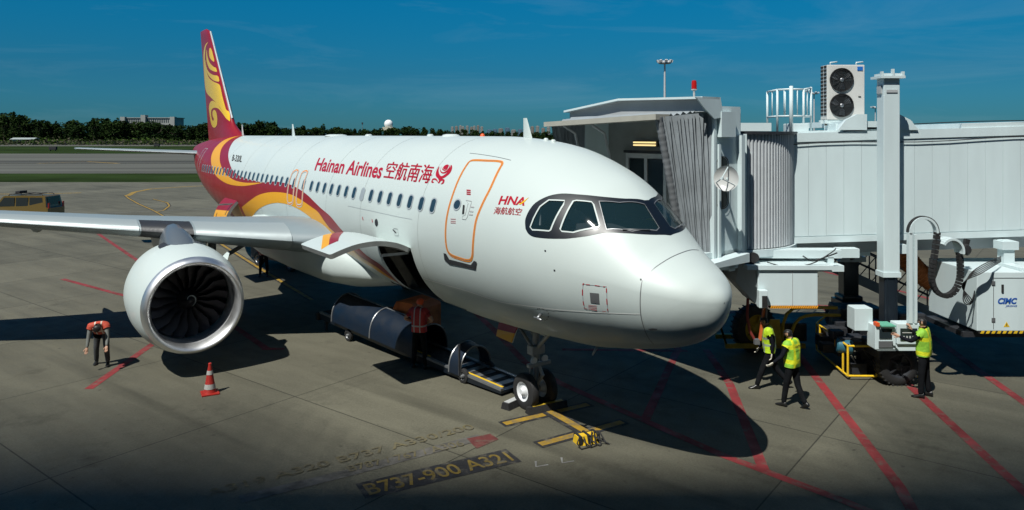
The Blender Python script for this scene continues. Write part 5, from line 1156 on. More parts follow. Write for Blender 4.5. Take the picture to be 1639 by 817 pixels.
cg.build('roof_cage', BWHITE, bridge, **W)
# equipment cabinet under the rotunda
eq = MB(); a, c = at(1213, 490, 17.0), at(1309, 432, 17.0); eq.box(a.x, c.x, 17.0, 18.2, a.z, c.z, bev=.015); eq.box(a.x - .25, c.x + .35, 16.95, 18.3, c.z + .003, c.z + .10)
EQ = eq.build('equipment_cabinet', BWHITE, bridge, **W)
b = MB(); l0 = at(1192, 478, 17.4); b.prism([(a.x - .01, 17.1, c.z + .1), (a.x - .35, 17.3, c.z + .1), (a.x - .42, 17.3, c.z - .35), (a.x - .01, 17.1, a.z + .02)], (0, 1.0, 0)); b.build('cabinet_side_pod', BGREY, EQ, **W)
b = MB(); b.box((a.x + c.x) / 2 + .1, (a.x + c.x) / 2 + .11, 16.99, 17.01, a.z + .03, c.z - .03); b.build('panel_seam', BGREY, EQ, **W)
b = MB(); n = 22
for k in range(n):
    x = a.x + .28 + (c.x - a.x - .28) * k / n; dx = (c.x - a.x - .28) / n * .55; b.prism([(x, 16.985, a.z - .055), (x + dx, 16.985, a.z - .055), (x + dx + .03, 16.985, a.z), (x + .03, 16.985, a.z)], (0, .05, 0))
b.build('hazard_stripe', HAZY, EQ, **W); b = MB(); b.box(a.x + .27, c.x, 17.0, 17.1, a.z - .05, a.z - .002); b.build('hazard_bar', BLACK, EQ, **W)
b = MB(); p = at(1220, 478, 16.9); b.box(p.x - .1, p.x + .1, 16.8, 16.98, p.z - .2, p.z + .2, bev=.015); b.build('socket_box', BWHITE, EQ, **W); b = MB(); b.box(p.x - .04, p.x + .08, 16.78, 16.797, p.z - .18, p.z + .08); b.build('socket_front', BLACK, EQ, **W)
b = MB(); b.bar(at(1223, 492, 17.25), at(1216, 545, 17.25), .07, .05); b.build('orange_handle', mat('orange_handle', (.55, .12, .03), .5), EQ, **W)
b = MB(); b.tube([at(x, y, 17.3) for x, y in ((1197, 478), (1196, 505), (1200, 530), (1208, 545), (1216, 548))], .035, 8); b.build('red_hose', mat('red_hose', (.20, .03, .025), .5), EQ, **W)
b = MB(); b.tube([at(1227, 492, 17.25), at(1226, 520, 17.25), at(1222, 545, 17.25)], .022, 8); b.box(*(lambda q_: (q_.x - .06, q_.x + .06, q_.y - .05, q_.y + .05, q_.z - .06, q_.z + .06))(at(1211, 547, 17.25))); b.build('power_plug', GREYM, EQ, **W)
# rotunda/cab under-frame
b = MB(); pbox(b, .9, 2.4, -1.9, -1.75, 2.85, 3.04); pbox(b, .9, 2.4, 2.2, 2.4, 2.85, 3.04); pbox(b, 1.2, 1.4, -1.9, 2.4, 2.85, 3.04); pbox(b, 2.1, 2.3, -1.9, 2.4, 2.80, 3.04)
b.prism([Bp(.95, -2.0, 3.02), Bp(2.3, -2.0, 3.05), Bp(2.3, -2.0, 3.25), Bp(.95, -2.0, 3.12)], -QD * .3); b.build('under_frame', BWHITE, CAB, **W)
b = MB(); pbox(b, 2.6, 4.4, -1.2, 1.6, 2.70, 3.0); b.box(4.2, 7.3, 18.2, 20.6, 2.66, 2.95); b.lathe((5.25, 19.35, 2.3), (0, 0, 1), [(0, 0), (0, .7), (.4, .8), (.45, 0)], 24); b.build('turning_gear', DARK, bridge, **W)
b = MB()
for px, py in ((1178, 410), (1190, 412), (1205, 412)): p = at(px, py, 17.3); b.lathe(p, (0, -1, 0), [(0, 0), (0, .12), (.1, .12), (.1, 0)], 14)
b.build('roller', BLACK, CAB, **W)

# ------------------------------------------------------------------ condenser on the tunnel roof
a, c = at(1324, 192, 19.3), at(1384, 104, 19.3); cond = thing('roof_air_conditioner', ((a.x + c.x) / 2, 19.5, a.z - .05), 0, 'white twin-fan air conditioner standing on the boarding bridge roof', 'air conditioner')
b = MB(); b.box(a.x, c.x, 19.3, 19.72, a.z, c.z, bev=.02); b.build('casing', mat('condenser_white', (.60, .60, .57), .45, var=.04), cond, **W)
for k, py in enumerate((128, 169)):
    f0 = at(1347, py, 19.29); b = MB(); b.lathe(f0 + Vector((0, 0, 0)), (0, -1, 0), [(-.01, .31), (.03, .31), (.03, .295), (-.008, .29)], 36)
    for r_ in (.05, .09, .13, .17, .21, .25, .28): b.lathe(f0, (0, -1, 0), [(.02, r_), (.03, r_ + .006), (.02, r_ + .012), (.012, r_ + .006), (.02, r_)], 28)
    for q_ in range(12): an = q_ * math.pi / 6; b.tube([f0 + Vector((0, -.025, 0)), f0 + Vector((math.cos(an) * .3, -.025, math.sin(an) * .3))], .005, 4)
    g_ = b.build('fan_guard', BLACK, cond, **W); b = MB(); b.lathe(f0, (0, -1, 0), [(-.005, 0), (-.005, .29)], 30); b.build('fan_opening', mat('fan_dark', (.02, .03, .035), .6), g_, **W)
    b = MB()
    for q_ in range(3): an = q_ * 2.094 + .3; u_ = Vector((math.cos(an), 0, math.sin(an))); v_ = Vector((-math.sin(an), 0, math.cos(an))); b.add([f0 + u_ * .05 + Vector((0, -.004, 0)), f0 + u_ * .26 - v_ * .02 + Vector((0, -.004, 0)), f0 + u_ * .25 + v_ * .14 + Vector((0, -.012, 0)), f0 + u_ * .10 + v_ * .10 + Vector((0, -.012, 0))], [(0, 1, 2, 3)])
    b.lathe(f0, (0, -1, 0), [(.03, 0), (.03, .05), (0, .055)], 16); b.build('fan_blade', GREYM, g_, fix=False, **W)
b = MB()
for k in range(14):
    for y0 in (19.34, 19.54): z = a.z + .12 + k * .096; b.box(a.x - .012, a.x - .002, y0, y0 + .15, z, z + .055)
b.build('side_louvre', BLACK, cond, **W)
b = MB(); p = at(1377, 110, 19.28); b.box(p.x - .07, p.x + .07, 19.285, 19.297, p.z - .05, p.z + .05); b.build('blue_badge', mat('blue_badge', (.02, .15, .5), .4), cond, **W)
b = MB(); p = at(1376, 155, 19.28); b.box(p.x - .03, p.x + .04, 19.285, 19.297, p.z - .01, p.z + .012); b.build('maker_plate', BLACK, cond, **W)
for y_ in (19.32, 19.6): b = MB(); b.box(a.x - .05, c.x + .02, y_, y_ + .1, a.z - .10, a.z - .003); b.build('mounting_rail', BWHITE, cond, **W)
b = MB()
for x_ in (a.x + .1, c.x - .2): b.tube([(x_, 19.35, c.z - .01), (x_, 19.35, c.z + .06), (x_ + .18, 19.35, c.z + .08)], .02, 6)
b.build('lifting_lugs', BWHITE, cond, **W); b = MB(); b.tube([(a.x + .1, 19.5, a.z), (a.x - .0, 19.45, a.z - .12), (a.x + .3, 19.4, a.z - .14), (c.x - .2, 19.4, a.z - .13)], .03, 6); b.build('coolant_pipe', mat('pipe_brown', (.10, .08, .06), .7), cond, **W)

# ------------------------------------------------------------------ hanging air unit with the maker's lettering
ux0, uy0, uy1, uz0, uz1 = 10.9, 17.3, 19.3, 1.31, 2.69
unit = thing('air_supply_unit', (12.4, 18.3, 0), 0, 'large white air supply unit lettered CIMC hanging under the bridge tunnel', 'air unit')
b = MB(); b.box(ux0, 14.4, uy0, uy1, uz0, uz1, bev=.015); b.build('casing', BWHITE, unit, **W)
b = MB(); x = at(1610, 0, uy0).x
for s_ in (ux0 + .38, ux0 + 1.75): b.box(s_, s_ + .012, uy0 - .008, uy0 - .001, uz0 + .05, uz1 - .06)
b.box(ux0 + .38, 14.3, uy0 - .008, uy0 - .001, uz1 - .14, uz1 - .13); b.build('door_seam', GREYM, unit, **W)
b = MB()
for z in (uz0 + .22, uz1 - .3): b.box(ux0 + .34, ux0 + .42, uy0 - .02, uy0 - .001, z, z + .09)
b.build('hinge', GREYM, unit, **W); b = MB(); p = at(1605, 462, uy0 - .02); b.box(p.x - .025, p.x + .025, uy0 - .03, uy0 - .002, p.z - .09, p.z + .09, bev=.008); b.build('door_handle', BLACK, unit, **W)
def wtext(body, x0, x1, z0, z1, y, m, parent, shear=0, fat=.01, nm='lettering'):
    v, f, a0, a1, b0, b1 = text2d(body, shear, fat); b = MB(); b.add([Vector((x0 + (x - a0) / (a1 - a0) * (x1 - x0), y, z0 + (yy - b0) / (b1 - b0) * (z1 - z0))) for x, yy in v], f); return b.build(nm, m, parent, fix=False, **W)
a, c = at(1597, 487, uy0), at(1628, 477, uy0); wtext('CIMC', a.x, c.x, a.z, c.z, uy0 - .006, BLUEP, unit, .25, .05); a, c = at(1609, 488.5, uy0), at(1628, 484.5, uy0)
b = MB(); b.box(a.x - .02, c.x + .05, uy0 - .009, uy0 - .007, a.z - .03, c.z - .0); wtext('JIRONG', a.x, c.x, a.z - .055, c.z - .06, uy0 - .006, BLUEP, unit, .25, .02)
b = MB(); p = at(1611, 520, uy0); b.prism([(p.x - .07, uy0 - .005, p.z - .05), (p.x + .07, uy0 - .005, p.z - .05), (p.x, uy0 - .005, p.z + .07)], (0, .003, 0)); b.build('warning_triangle', YMET, unit, **W); b = MB(); b.box(p.x - .008, p.x + .008, uy0 - .009, uy0 - .006, p.z - .025, p.z + .03); b.build('warning_mark', BLACK, unit, **W)
b = MB()
for k in range(26): x = ux0 + .08 + k * .13; b.prism([(x, uy0 - .005, uz0 - .06), (x + .07, uy0 - .005, uz0 - .06), (x + .10, uy0 - .005, uz0 - .002), (x + .03, uy0 - .005, uz0 - .002)], (0, .05, 0))
b.build('hazard_stripe', YMET, unit, **W); b = MB(); b.box(ux0 + .05, 14.35, uy0 + .002, uy0 + .1, uz0 - .058, uz0 - .003); b.build('hazard_bar', BLACK, unit, **W)
b = MB(); b.box(ux0 - .2, 12.6, uy0 + .2, uy1 - .2, uz0 - .2, uz0 - .08); b.build('support_tray', DARK, unit, **W)
h = at(1609, 400, 18.2); b = MB(); b.box(h.x - .13, h.x + .13, 18.05, 18.3, 2.72, 3.32); b.box(h.x - .2, h.x + .2, 18.0, 18.35, 3.1, 3.3); b.box(h.x - .16, h.x + .14, 17.4, 18.3, 2.695, 2.76); b.build('hanger', BWHITE, unit, **W)
b = MB()
for k in range(5): b.tube([Vector(q_) for q_ in cat([tuple(at(*p_)) for p_ in ((1602, 411 + k * 2, 17.9), (1588, 417 + k * 2.5, 17.1), (1568, 427 + k * 3, 17.0), (1552 - k, 440 + k * 2, 17.0), (1544 - k, 460, 17.1), (1542 + k * 3, 482 - k, 17.1), (1552 + k, 488 - k * 2, 17.15), (1560, 478 - k * 3, 17.28))], 5, False)], .012, 5)
b.build('power_cable', BLACK, unit, **W)
# ================================================================== PEOPLE
def person(loc, face, label, pose, shirt, trous, vest=None, sleeves='long', scale=1.0, hair=HAIR, gloves=False, cap=None, group=None, vest_text=None):
    t = thing('person', loc, face, label, 'person', group)
    lean = R(pose.get('lean', 3)); hipz = pose.get('hip', .93); J = {}; 
    pv = Vector((0, 0, hipz)); Rl = Matrix.Rotation(-lean, 3, 'X')
    def tor(x, y, z): return pv + Rl @ Vector((x, y, z - .93))
    J['pel'] = pv; J['belly'] = tor(0, 0, 1.08); J['chest'] = tor(0, .0, 1.27); J['nb'] = tor(0, -.01, 1.42)
    hl = R(pose.get('head', 0)); ht = R(pose.get('turn', 0)); Rh = Matrix.Rotation(ht, 3, 'Z') @ Matrix.Rotation(-lean - hl, 3, 'X')
    J['nk'] = J['nb'] + Rh @ Vector((0, .01, .08)); J['hd'] = J['nk'] + Rh @ Vector((0, .025, .10)); J['cr'] = J['hd'] + Rh @ Vector((0, -.012, .075))
    rad = dict(pel=.142, belly=.140, chest=.152, nb=.075, nk=.052, hd=.088, cr=.070)
    E_ = [('pel', 'belly'), ('belly', 'chest'), ('chest', 'nb'), ('nb', 'nk'), ('nk', 'hd'), ('hd', 'cr')]
    for s_, sg in (('L', -1), ('R', 1)):
        hp, kb, ab = pose['leg' + s_] if 'leg' + s_ in pose else (0, 5, 0)
        h_ = pv + Vector((sg * .088, 0, -.06)); kd = Vector((math.sin(R(ab)) * sg, math.sin(R(hp)), -math.cos(R(hp)))).normalized(); k_ = h_ + kd * .43
        sd = Vector((math.sin(R(ab)) * sg * .5, math.sin(R(hp - kb)), -math.cos(R(hp - kb)))).normalized(); a_ = k_ + sd * .41
        J['hip' + s_], J['kn' + s_], J['an' + s_] = h_, k_, a_; rad.update({'hip' + s_: .100, 'kn' + s_: .072, 'an' + s_: .058})
        E_ += [('pel', 'hip' + s_), ('hip' + s_, 'kn' + s_), ('kn' + s_, 'an' + s_)]
        sh = tor(sg * .175, -.005, 1.385); ua, fa = pose['arm' + s_] if 'arm' + s_ in pose else ((sg * .12, .05, -1), (sg * .05, .25, -1))
        el = sh + Vector(ua).normalized() * .285; wr = el + Vector(fa).normalized() * .245
        J['sh' + s_], J['el' + s_], J['wr' + s_] = sh, el, wr; rad.update({'sh' + s_: .070, 'el' + s_: .050, 'wr' + s_: .032})
        E_ += [('chest', 'sh' + s_), ('sh' + s_, 'el' + s_), ('el' + s_, 'wr' + s_)]
    low = min(J['anL'].z, J['anR'].z) - .075
    if not pose.get('seated'): 
        for k in J: J[k] = J[k] - Vector((0, 0, low))
    for k in J: J[k] = J[k] * scale
    keys = list(J); ix = {k: i for i, k in enumerate(keys)}
    me = bpy.data.meshes.new('sk'); me.from_pydata([tuple(J[k]) for k in keys], [(ix[a], ix[c]) for a, c in E_], []); me.update()
    o = bpy.data.objects.new('sk', me); col.objects.link(o); sk = o.modifiers.new('s', 'SKIN'); sk.use_smooth_shade = True
    for k in keys: me.skin_vertices[0].data[ix[k]].radius = (rad[k] * scale, rad[k] * scale)
    me.skin_vertices[0].data[ix['pel']].use_root = True
    ss = o.modifiers.new('d', 'SUBSURF'); ss.levels = 2; ss.render_levels = 2
    dg = bpy.context.evaluated_depsgraph_get(); m2 = bpy.data.meshes.new_from_object(o.evaluated_get(dg)); V = [v.co.copy() for v in m2.vertices]; Fc = [tuple(p.vertices) for p in m2.polygons]
    bpy.data.objects.remove(o)
    def segd(p, a, c):
        d = c - a; u = max(0, min(1, (p - a).dot(d) / max(d.length_squared, 1e-9))); return (p - a - d * u).length, u
    bones = []
    for a, c in E_:
        z = 'torso' if (a in ('belly', 'chest', 'pel') and c in ('belly', 'chest', 'nb', 'shL', 'shR')) else 'leg' if a[:3] in ('pel', 'hip', 'knL', 'knR') or a[:2] == 'kn' else 'head' if a in ('nk', 'hd', 'nb') else 'ua' if a[:2] == 'sh' else 'fa'
        bones.append((J[a], J[c], z, (rad[a] + rad[c]) / 2 * scale))
    def cls(p):
        best = None
        for a, c, z, r_ in bones:
            d, u = segd(p, a, c); d -= r_ * .9
            if best is None or d < best[0]: best = (d, z, u)
        return best[1], best[2]
    C_ = []; Z_ = []
    for f in Fc:
        p = sum((V[i] for i in f), Vector()) / len(f); z, u = cls(p); Z_.append(z)
        if z == 'torso' and p.z < (pv.z * scale - (0 if pose.get('seated') else low) + .03): z = 'leg'
        C_.append({'torso': 1, 'leg': 2, 'head': 0, 'ua': 1 if sleeves == 'long' or u < .6 else 0, 'fa': 1 if sleeves == 'long' else 0}[z])
    b = MB(); b.add(V, Fc, 0, True); b.m = list(C_)
    hd = J['hd']; S = scale
    def hp_(x, y, z): return hd + Rh @ Vector((x, y, z)) * S
    b.loft([[hp_(.012 * math.cos(a), .085 + .006 * k, .0 - .02 * k + .012 * math.sin(a)) for a in [i * math.pi / 3 for i in range(6)]] for k in (0, 1, 1.8)], 0)      # nose
    for sx in (-1, 1): b.loft([[hp_(sx * (.080 + .012 * k), -.005 + .022 * math.cos(a) * (1 - .2 * k), .0 + .034 * math.sin(a)) for a in [i * math.pi / 4 for i in range(8)]] for k in (0, 1)], 0)
    for sx in (-1, 1): b.box(-.014, .014, -.004, .004, -.006, .006, 3, M=Matrix.Translation(hp_(sx * .032, .086, .018)) @ Rh.to_4x4())
    b.box(-.024, .024, -.003, .003, -.004, .004, 3, M=Matrix.Translation(hp_(0, .086, -.045)) @ Rh.to_4x4())
    for s_, sg in (('L', -1), ('R', 1)):                 # hands: palm, four fingers, thumb
        w = J['wr' + s_]; d = (w - J['el' + s_]).normalized(); sd = d.cross(Vector((0, 1, 0)) if abs(d.y) < .8 else Vector((1, 0, 0))).normalized(); nn = sd.cross(d).normalized(); mi = 4 if gloves else 0
        if nn.y < 0: nn = -nn
        b.loft([[w + d * k * S + (sd * .036 * q_ * math.cos(a) + nn * .016 * q_ * math.sin(a)) * S for a in [i * math.pi / 4 for i in range(8)]] for k, q_ in ((-.01, .75), (.03, 1), (.085, 1.05), (.095, .8))], mi)
        for k, ln in enumerate((.070, .080, .075, .058)):
            p0 = w + (d * .085 + sd * (.027 - .018 * k)) * S; b.tube([p0, p0 + (d * ln * .45 + nn * .006) * S, p0 + (d * ln * .75 + nn * .022) * S, p0 + (d * ln * .88 + nn * .040) * S], [.0095 * S, .009 * S, .008 * S, .006 * S], 6, mi)
        p0 = w + (d * .025 + sd * .032) * S; b.tube([p0, p0 + (d * .03 + sd * .022 + nn * .01) * S, p0 + (d * .058 + sd * .026 + nn * .026) * S], [.012 * S, .010 * S, .008 * S], 6, mi)
    body = b.build('body', [SKIN, shirt, trous, HAIR, GLOVE], t, fix=False)
    # hair or cap grown from the head faces
    bm = bmesh.new(); bm.from_mesh(m2); bm.normal_update(); NM = [v.normal.copy() for v in bm.verts]; bm.free()
    inv = Rh.inverted(); h = MB(); mp = {}
    for f, z in zip(Fc, Z_):
        if z != 'head': continue
        p = inv @ ((sum((V[i] for i in f), Vector()) / len(f)) - hd) / S
        if p.z > (.035 if p.y > .02 else -.055 + .5 * max(0, p.y + .05)):
            for i in f:
                if i not in mp: mp[i] = len(mp)
    keysm = list(mp); fl = []
    for f, z in zip(Fc, Z_):
        if z == 'head' and all(i in mp for i in f): fl.append(tuple(mp[i] for i in f))
    if fl: h.add([V[i] + NM[i] * (.016 if not cap else .022) * S for i in keysm], fl, 0, True); h.build('hair' if not cap else 'cap', cap or hair, t, fix=False)
    if cap:
        q_ = MB(); q_.prism([hp_(-.07, .07, .045), hp_(.07, .07, .045), hp_(.06, .15, .03), hp_(-.06, .15, .03)], (0, 0, .012)); q_.build('cap_peak', cap, t)
    if vest:
        z0 = (J['pel'].z + .00); mp = {}; fl = []
        for f, z in zip(Fc, Z_):
            if (z == 'torso' and all(V[i].z > z0 - .16 for i in f)) or (z == 'leg' and pose.get('lean', 0) < 40 and all(V[i].z > z0 - .12 and abs(V[i].x) < .3 for i in f)) or (z == 'torso' and pose.get('lean', 0) > 40):
                for i in f: mp.setdefault(i, len(mp))
                fl.append(tuple(mp[i] for i in f))
        vb = MB(); vb.add([V[i] + NM[i] * .030 * S for i in mp], fl, 0, True); VO = vb.build('vest', vest, t, fix=False)
        if pose.get('lean', 0) < 40:
            bm = bmesh.new(); bm.from_mesh(VO.data)
            bmesh.ops.bisect_plane(bm, geom=bm.verts[:] + bm.edges[:] + bm.faces[:], plane_co=(0, 0, z0 - .05 * S), plane_no=(0, 0, -1), clear_outer=True)
            bm.to_mesh(VO.data); bm.free()
        if vest_text:
            v, f, x0, x1, y0, y1 = text2d(vest_text, 0, .03); q_ = MB(); c0 = J['chest'] + Vector((0, -.168 * S, .045)); q_.add([c0 + Vector((-(-.13 + .26 * (x - x0) / (x1 - x0)) * -1, 0, .055 * (y - y0) / (y1 - y0))) for x, y in v], f); q_.build('vest_lettering', BLACK, VO, fix=False)
    for s_, sg in (('L', -1), ('R', 1)):
        a_ = J['an' + s_]; kn = J['kn' + s_]; sh = (a_ - kn).normalized(); fw = Vector((sg * .08, 1, 0)); fw = (fw - sh * fw.dot(sh)).normalized() if abs(sh.z) < .93 else fw.normalized(); up = -sh if abs(sh.z) < .93 else Vector((0, 0, 1)); sd = fw.cross(up).normalized(); rg = []
        for y, w_, h0, h1 in ((-.075, .030, -.06, .0), (-.055, .040, -.072, .045), (.0, .042, -.072, .055), (.06, .042, -.072, .0), (.12, .048, -.072, -.018), (.165, .040, -.070, -.035), (.185, .018, -.066, -.045)):
            rg.append([a_ + (fw * y + sd * w_ * math.cos(a) + up * ((h0 + h1) / 2 + (h1 - h0) / 2 * math.sin(a))) * S for a in [i * math.pi / 5 for i in range(10)]])
        MB().loft(rg).build('shoe', SHOE, t)
    bpy.data.meshes.remove(m2)
    return t
def vest_mat(name, c, stripe, zs, w=.022, vert=True, sc=(.5, .52, .5), xs=(.085,)):
    m = bpy.data.materials.new(name); m.use_nodes = True; n = m.node_tree; b = n.nodes['Principled BSDF']; b.inputs['Roughness'].default_value = .7
    tc = n.nodes.new('ShaderNodeTexCoord'); sx = n.nodes.new('ShaderNodeSeparateXYZ'); n.links.new(tc.outputs['Object'], sx.inputs[0]); tot = None
    def near(sock, v, w_):
        s_ = n.nodes.new('ShaderNodeMath'); s_.operation = 'SUBTRACT'; n.links.new(sock, s_.inputs[0]); s_.inputs[1].default_value = v; a_ = n.nodes.new('ShaderNodeMath'); a_.operation = 'ABSOLUTE'; n.links.new(s_.outputs[0], a_.inputs[0])
        l_ = n.nodes.new('ShaderNodeMath'); l_.operation = 'LESS_THAN'; n.links.new(a_.outputs[0], l_.inputs[0]); l_.inputs[1].default_value = w_; return l_.outputs[0]
    def mx(a, c_):
        if a is None: return c_
        q_ = n.nodes.new('ShaderNodeMath'); q_.operation = 'MAXIMUM'; n.links.new(a, q_.inputs[0]); n.links.new(c_, q_.inputs[1]); return q_.outputs[0]
    for z in zs: tot = mx(tot, near(sx.outputs[2], z, w))
    if vert:
        ax = n.nodes.new('ShaderNodeMath'); ax.operation = 'ABSOLUTE'; n.links.new(sx.outputs[0], ax.inputs[0])
        for x in xs: tot = mx(tot, near(ax.outputs[0], x, w * .8))
    mix = n.nodes.new('ShaderNodeMix'); mix.data_type = 'RGBA'; n.links.new(tot, mix.inputs[0]); mix.inputs[6].default_value = (*c, 1); mix.inputs[7].default_value = (*sc, 1); n.links.new(mix.outputs[2], b.inputs['Base Color'])
    nz = n.nodes.new('ShaderNodeTexNoise'); nz.inputs['Scale'].default_value = 14; n.links.new(tc.outputs['Object'], nz.inputs[0]); bp = n.nodes.new('ShaderNodeBump'); bp.inputs['Strength'].default_value = .5; bp.inputs['Distance'].default_value = .03; n.links.new(nz.outputs[0], bp.inputs['Height']); n.links.new(bp.outputs[0], b.inputs['Normal'])
    return m
LIME = vest_mat('lime_vest', (.42, .62, .015), None, (1.04, 1.20), .026, True, (.24, .30, .24), (.12,))
LIME2 = vest_mat('yellow_green_vest', (.24, .50, .04), None, (1.02, 1.34), .045, True, (.62, .66, .015), (.10,))
LIME3 = vest_mat('green_yellow_vest', (.24, .50, .04), None, (1.02, 1.34), .045, True, (.62, .66, .015), (.09,))
ORV = vest_mat('orange_vest', (.45, .06, .03), None, (.96,), .02, True, (.55, .50, .42), (.07,))
REDV = vest_mat('red_vest', (.40, .03, .03), None, (1.1,), .018, True, (.4, .4, .4), (.08,))
NAV2 = mat('dark_trousers', (.006, .007, .009), .9, spec=.15, var=.3, vscale=10, bump=.3, bscale=12); JEAN = mat('grey_trousers', (.05, .055, .06), .8, var=.2, vscale=8); REDSH = mat('red_shirt', (.26, .015, .02), .8, var=.2, vscale=10, bump=.3, bscale=12)
def face_to(dx, dy): return math.atan2(-dx, dy)      # local +y turned to look along (dx, dy)
g = gr(1232, 622); person(g, face_to(-1, .25), 'worker in lime vest with grey bands and one white glove, striding beside the yellow-rimmed wheel', dict(lean=6, head=12, legL=(24, 6, 2), legR=(-20, 22, 2), armL=((-.05, -.35, -1), (0, .1, -1)), armR=((.1, .25, -1), (.05, .45, -.9))), NAVY, NAV2, LIME, gloves=True, scale=1.0)
g = gr(1268, 652); person(g, face_to(-.62, .75), 'worker in lettered yellow-green vest walking closest to the camera behind the striding one', dict(lean=4, head=8, turn=18, legL=(12, 4, 2), legR=(-10, 16, 2), armL=((-.45, .2, -1), (-.55, .55, -.6)), armR=((.22, -.05, -1), (.1, .1, -1))), NAVY, NAV2, LIME2, gloves=True, sleeves='long', scale=.98, vest_text='NBTY0')
g = gr(1479, 636); person(g, face_to(-.72, .62), 'worker in yellow-green vest reaching up to the windowed control box at the bridge wheels', dict(lean=2, head=-2, turn=10, legL=(4, 3, 4), legR=(-3, 4, 4), armL=((-.25, .55, -.55), (.05, .85, .25)), armR=((.15, .45, -.6), (-.3, .35, .75))), NAVY, NAV2, LIME3, scale=1.03, vest_text='NBTY0')
g = gr(671, 590); person(g, face_to(.30, 1), 'worker in red shirt with reflective straps and orange cap, hands on hips beside the loader', dict(lean=0, head=6, turn=-20, legL=(2, 2, 6), legR=(0, 3, 8), armL=((-.75, -.25, -.75), (.62, .55, -.35)), armR=((.75, -.2, -.75), (-.62, .55, -.35))), REDSH, NAV2, REDV, sleeves='short', cap=ORG, scale=1.02)
g = gr(163, 585); person(g, face_to(.35, -1), 'worker in orange vest bent double on open concrete left of the engine', dict(lean=68, head=25, hip=.88, legL=(22, 32, 6), legR=(-6, 14, 6), armL=((-.15, .35, -1), (0, .5, -.9)), armR=((.15, .1, -1), (.1, .3, -1))), mat('grey_shirt', (.15, .16, .15), .8), JEAN, ORV, scale=1.0)
g = gr(422, 443); person(g, face_to(.2, -1), 'worker in dark red vest standing in the shade beneath the near wing', dict(lean=0, legL=(1, 2, 5), legR=(0, 2, 5), armL=((-.5, -.1, -1), (.5, .4, -.5)), armR=((.4, -.1, -1), (-.4, .4, -.5))), REDSH, NAV2, REDV, scale=1.0)
pm = PM @ Vector((3.12, .55, 3.02)); person(pm, math.atan2(math.cos(AA), -math.sin(AA)) + math.pi / 2, 'pilot in white shirt seated behind the cockpit side window', dict(lean=-4, head=8, hip=.93, seated=True, legL=(80, 85, 2), legR=(80, 85, 2), armL=((-.2, .7, -.7), (.1, 1, -.1)), armR=((.2, .7, -.7), (-.1, 1, -.1))), mat('white_shirt', (.6, .62, .62), .7), NAV2, None, sleeves='short')
# ================================================================== APRON EQUIPMENT
# traffic cone
g = gr(336, 630); t = thing('traffic_cone', g, .5, 'red traffic cone with two white bands standing in front of the engine', 'traffic cone'); CR = mat('cone_red', (.36, .022, .015), .5, var=.1); CWH = mat('cone_white', (.4, .4, .38), .5)
b = MB(); b.box(-.19, .19, -.19, .19, 0, .035, bev=.012); b.build('base', CR, t); b = MB(); b.lathe((0, 0, .03), (0, 0, 1), [(0, .145), (.03, .13), (.62, .035), (.66, .035), (.67, .02), (.67, 0)], 24); b.build('cone_body', CR, t)
for z0, z1 in ((.12, .23), (.44, .53)):
    r_ = lambda z: .13 - (z - .06) * .1610 + .004; b = MB(); b.lathe((0, 0, 0), (0, 0, 1), [(z0, r_(z0) + .002), (z1, r_(z1) + .002)], 24); b.build('white_band', CWH, t)
# rope-tied wheel chock on the stop bar
g = gr(938, 708); t = thing('wheel_chock', g, .4, 'small yellow chock with black straps and rope lying on the stop bar', 'wheel chock')
b = MB(); b.loft([[Vector((x, y, z)) for y, z in ((-.13, .0), (.13, .0), (.07, .16), (-.07, .16))] for x in (-.22, .22)], smooth=False); b.build('chock_block', YMET, t)
b = MB()
for x in (-.2, -.02, .18): b.box(x, x + .05, -.135, .135, .02, .175)
for k in range(4): b.tube([(-.2 + .1 * k, -.1, .15), (-.3 + .16 * k, -.2, .10), (-.25 + .2 * k, -.28, .015), (-.05 + .12 * k, -.25, .015), (.1 + .05 * k, -.05, .2), (.22, .1, .05 + .03 * k)], .014, 6)
b.build('rope', BLACK, t)
for px, py, lab in ((845, 671, 'dull yellow edged black wheel chock in front of the nose tyres'),):
    g = gr(px + 30, py - 14); t = thing('wheel_chock', g, .52, lab, 'wheel chock'); b = MB(); b.loft([[Vector((x, y, z)) for y, z in ((-.10, .0), (.10, .0), (.05, .15), (-.05, .15))] for x in (-.48, .48)], smooth=False); b.build('chock_block', BLACK, t); b = MB(); b.box(-.36, .40, -.045, .045, .150, .156); b.build('yellow_band', YDARK, t)
t = thing('wheel_chock', gr(820, 651), .9, 'short grey and black chock at the loader end left of the nose tyre', 'wheel chock'); b = MB(); b.loft([[Vector((x, y, z)) for y, z in ((-.12, 0), (.12, 0), (.08, .14), (-.08, .14))] for x in (-.25, .25)], smooth=False); b.build('chock_block', BLACK, t); b = MB(); b.box(-.2, .22, -.07, .07, .141, .15); b.build('top_plate', LGREY, t)
# belt loader: long low chassis, belt, arched rain hood
A0 = gr(824, 628); B0 = atz(532, 499, .5); B0.z = 0; L = (B0 - A0).length; rz = math.atan2(B0.y - A0.y, B0.x - A0.x)
ld = thing('belt_loader', A0, rz, 'long low baggage belt loader with dark blue arched hood beside the open forward hold', 'belt loader')
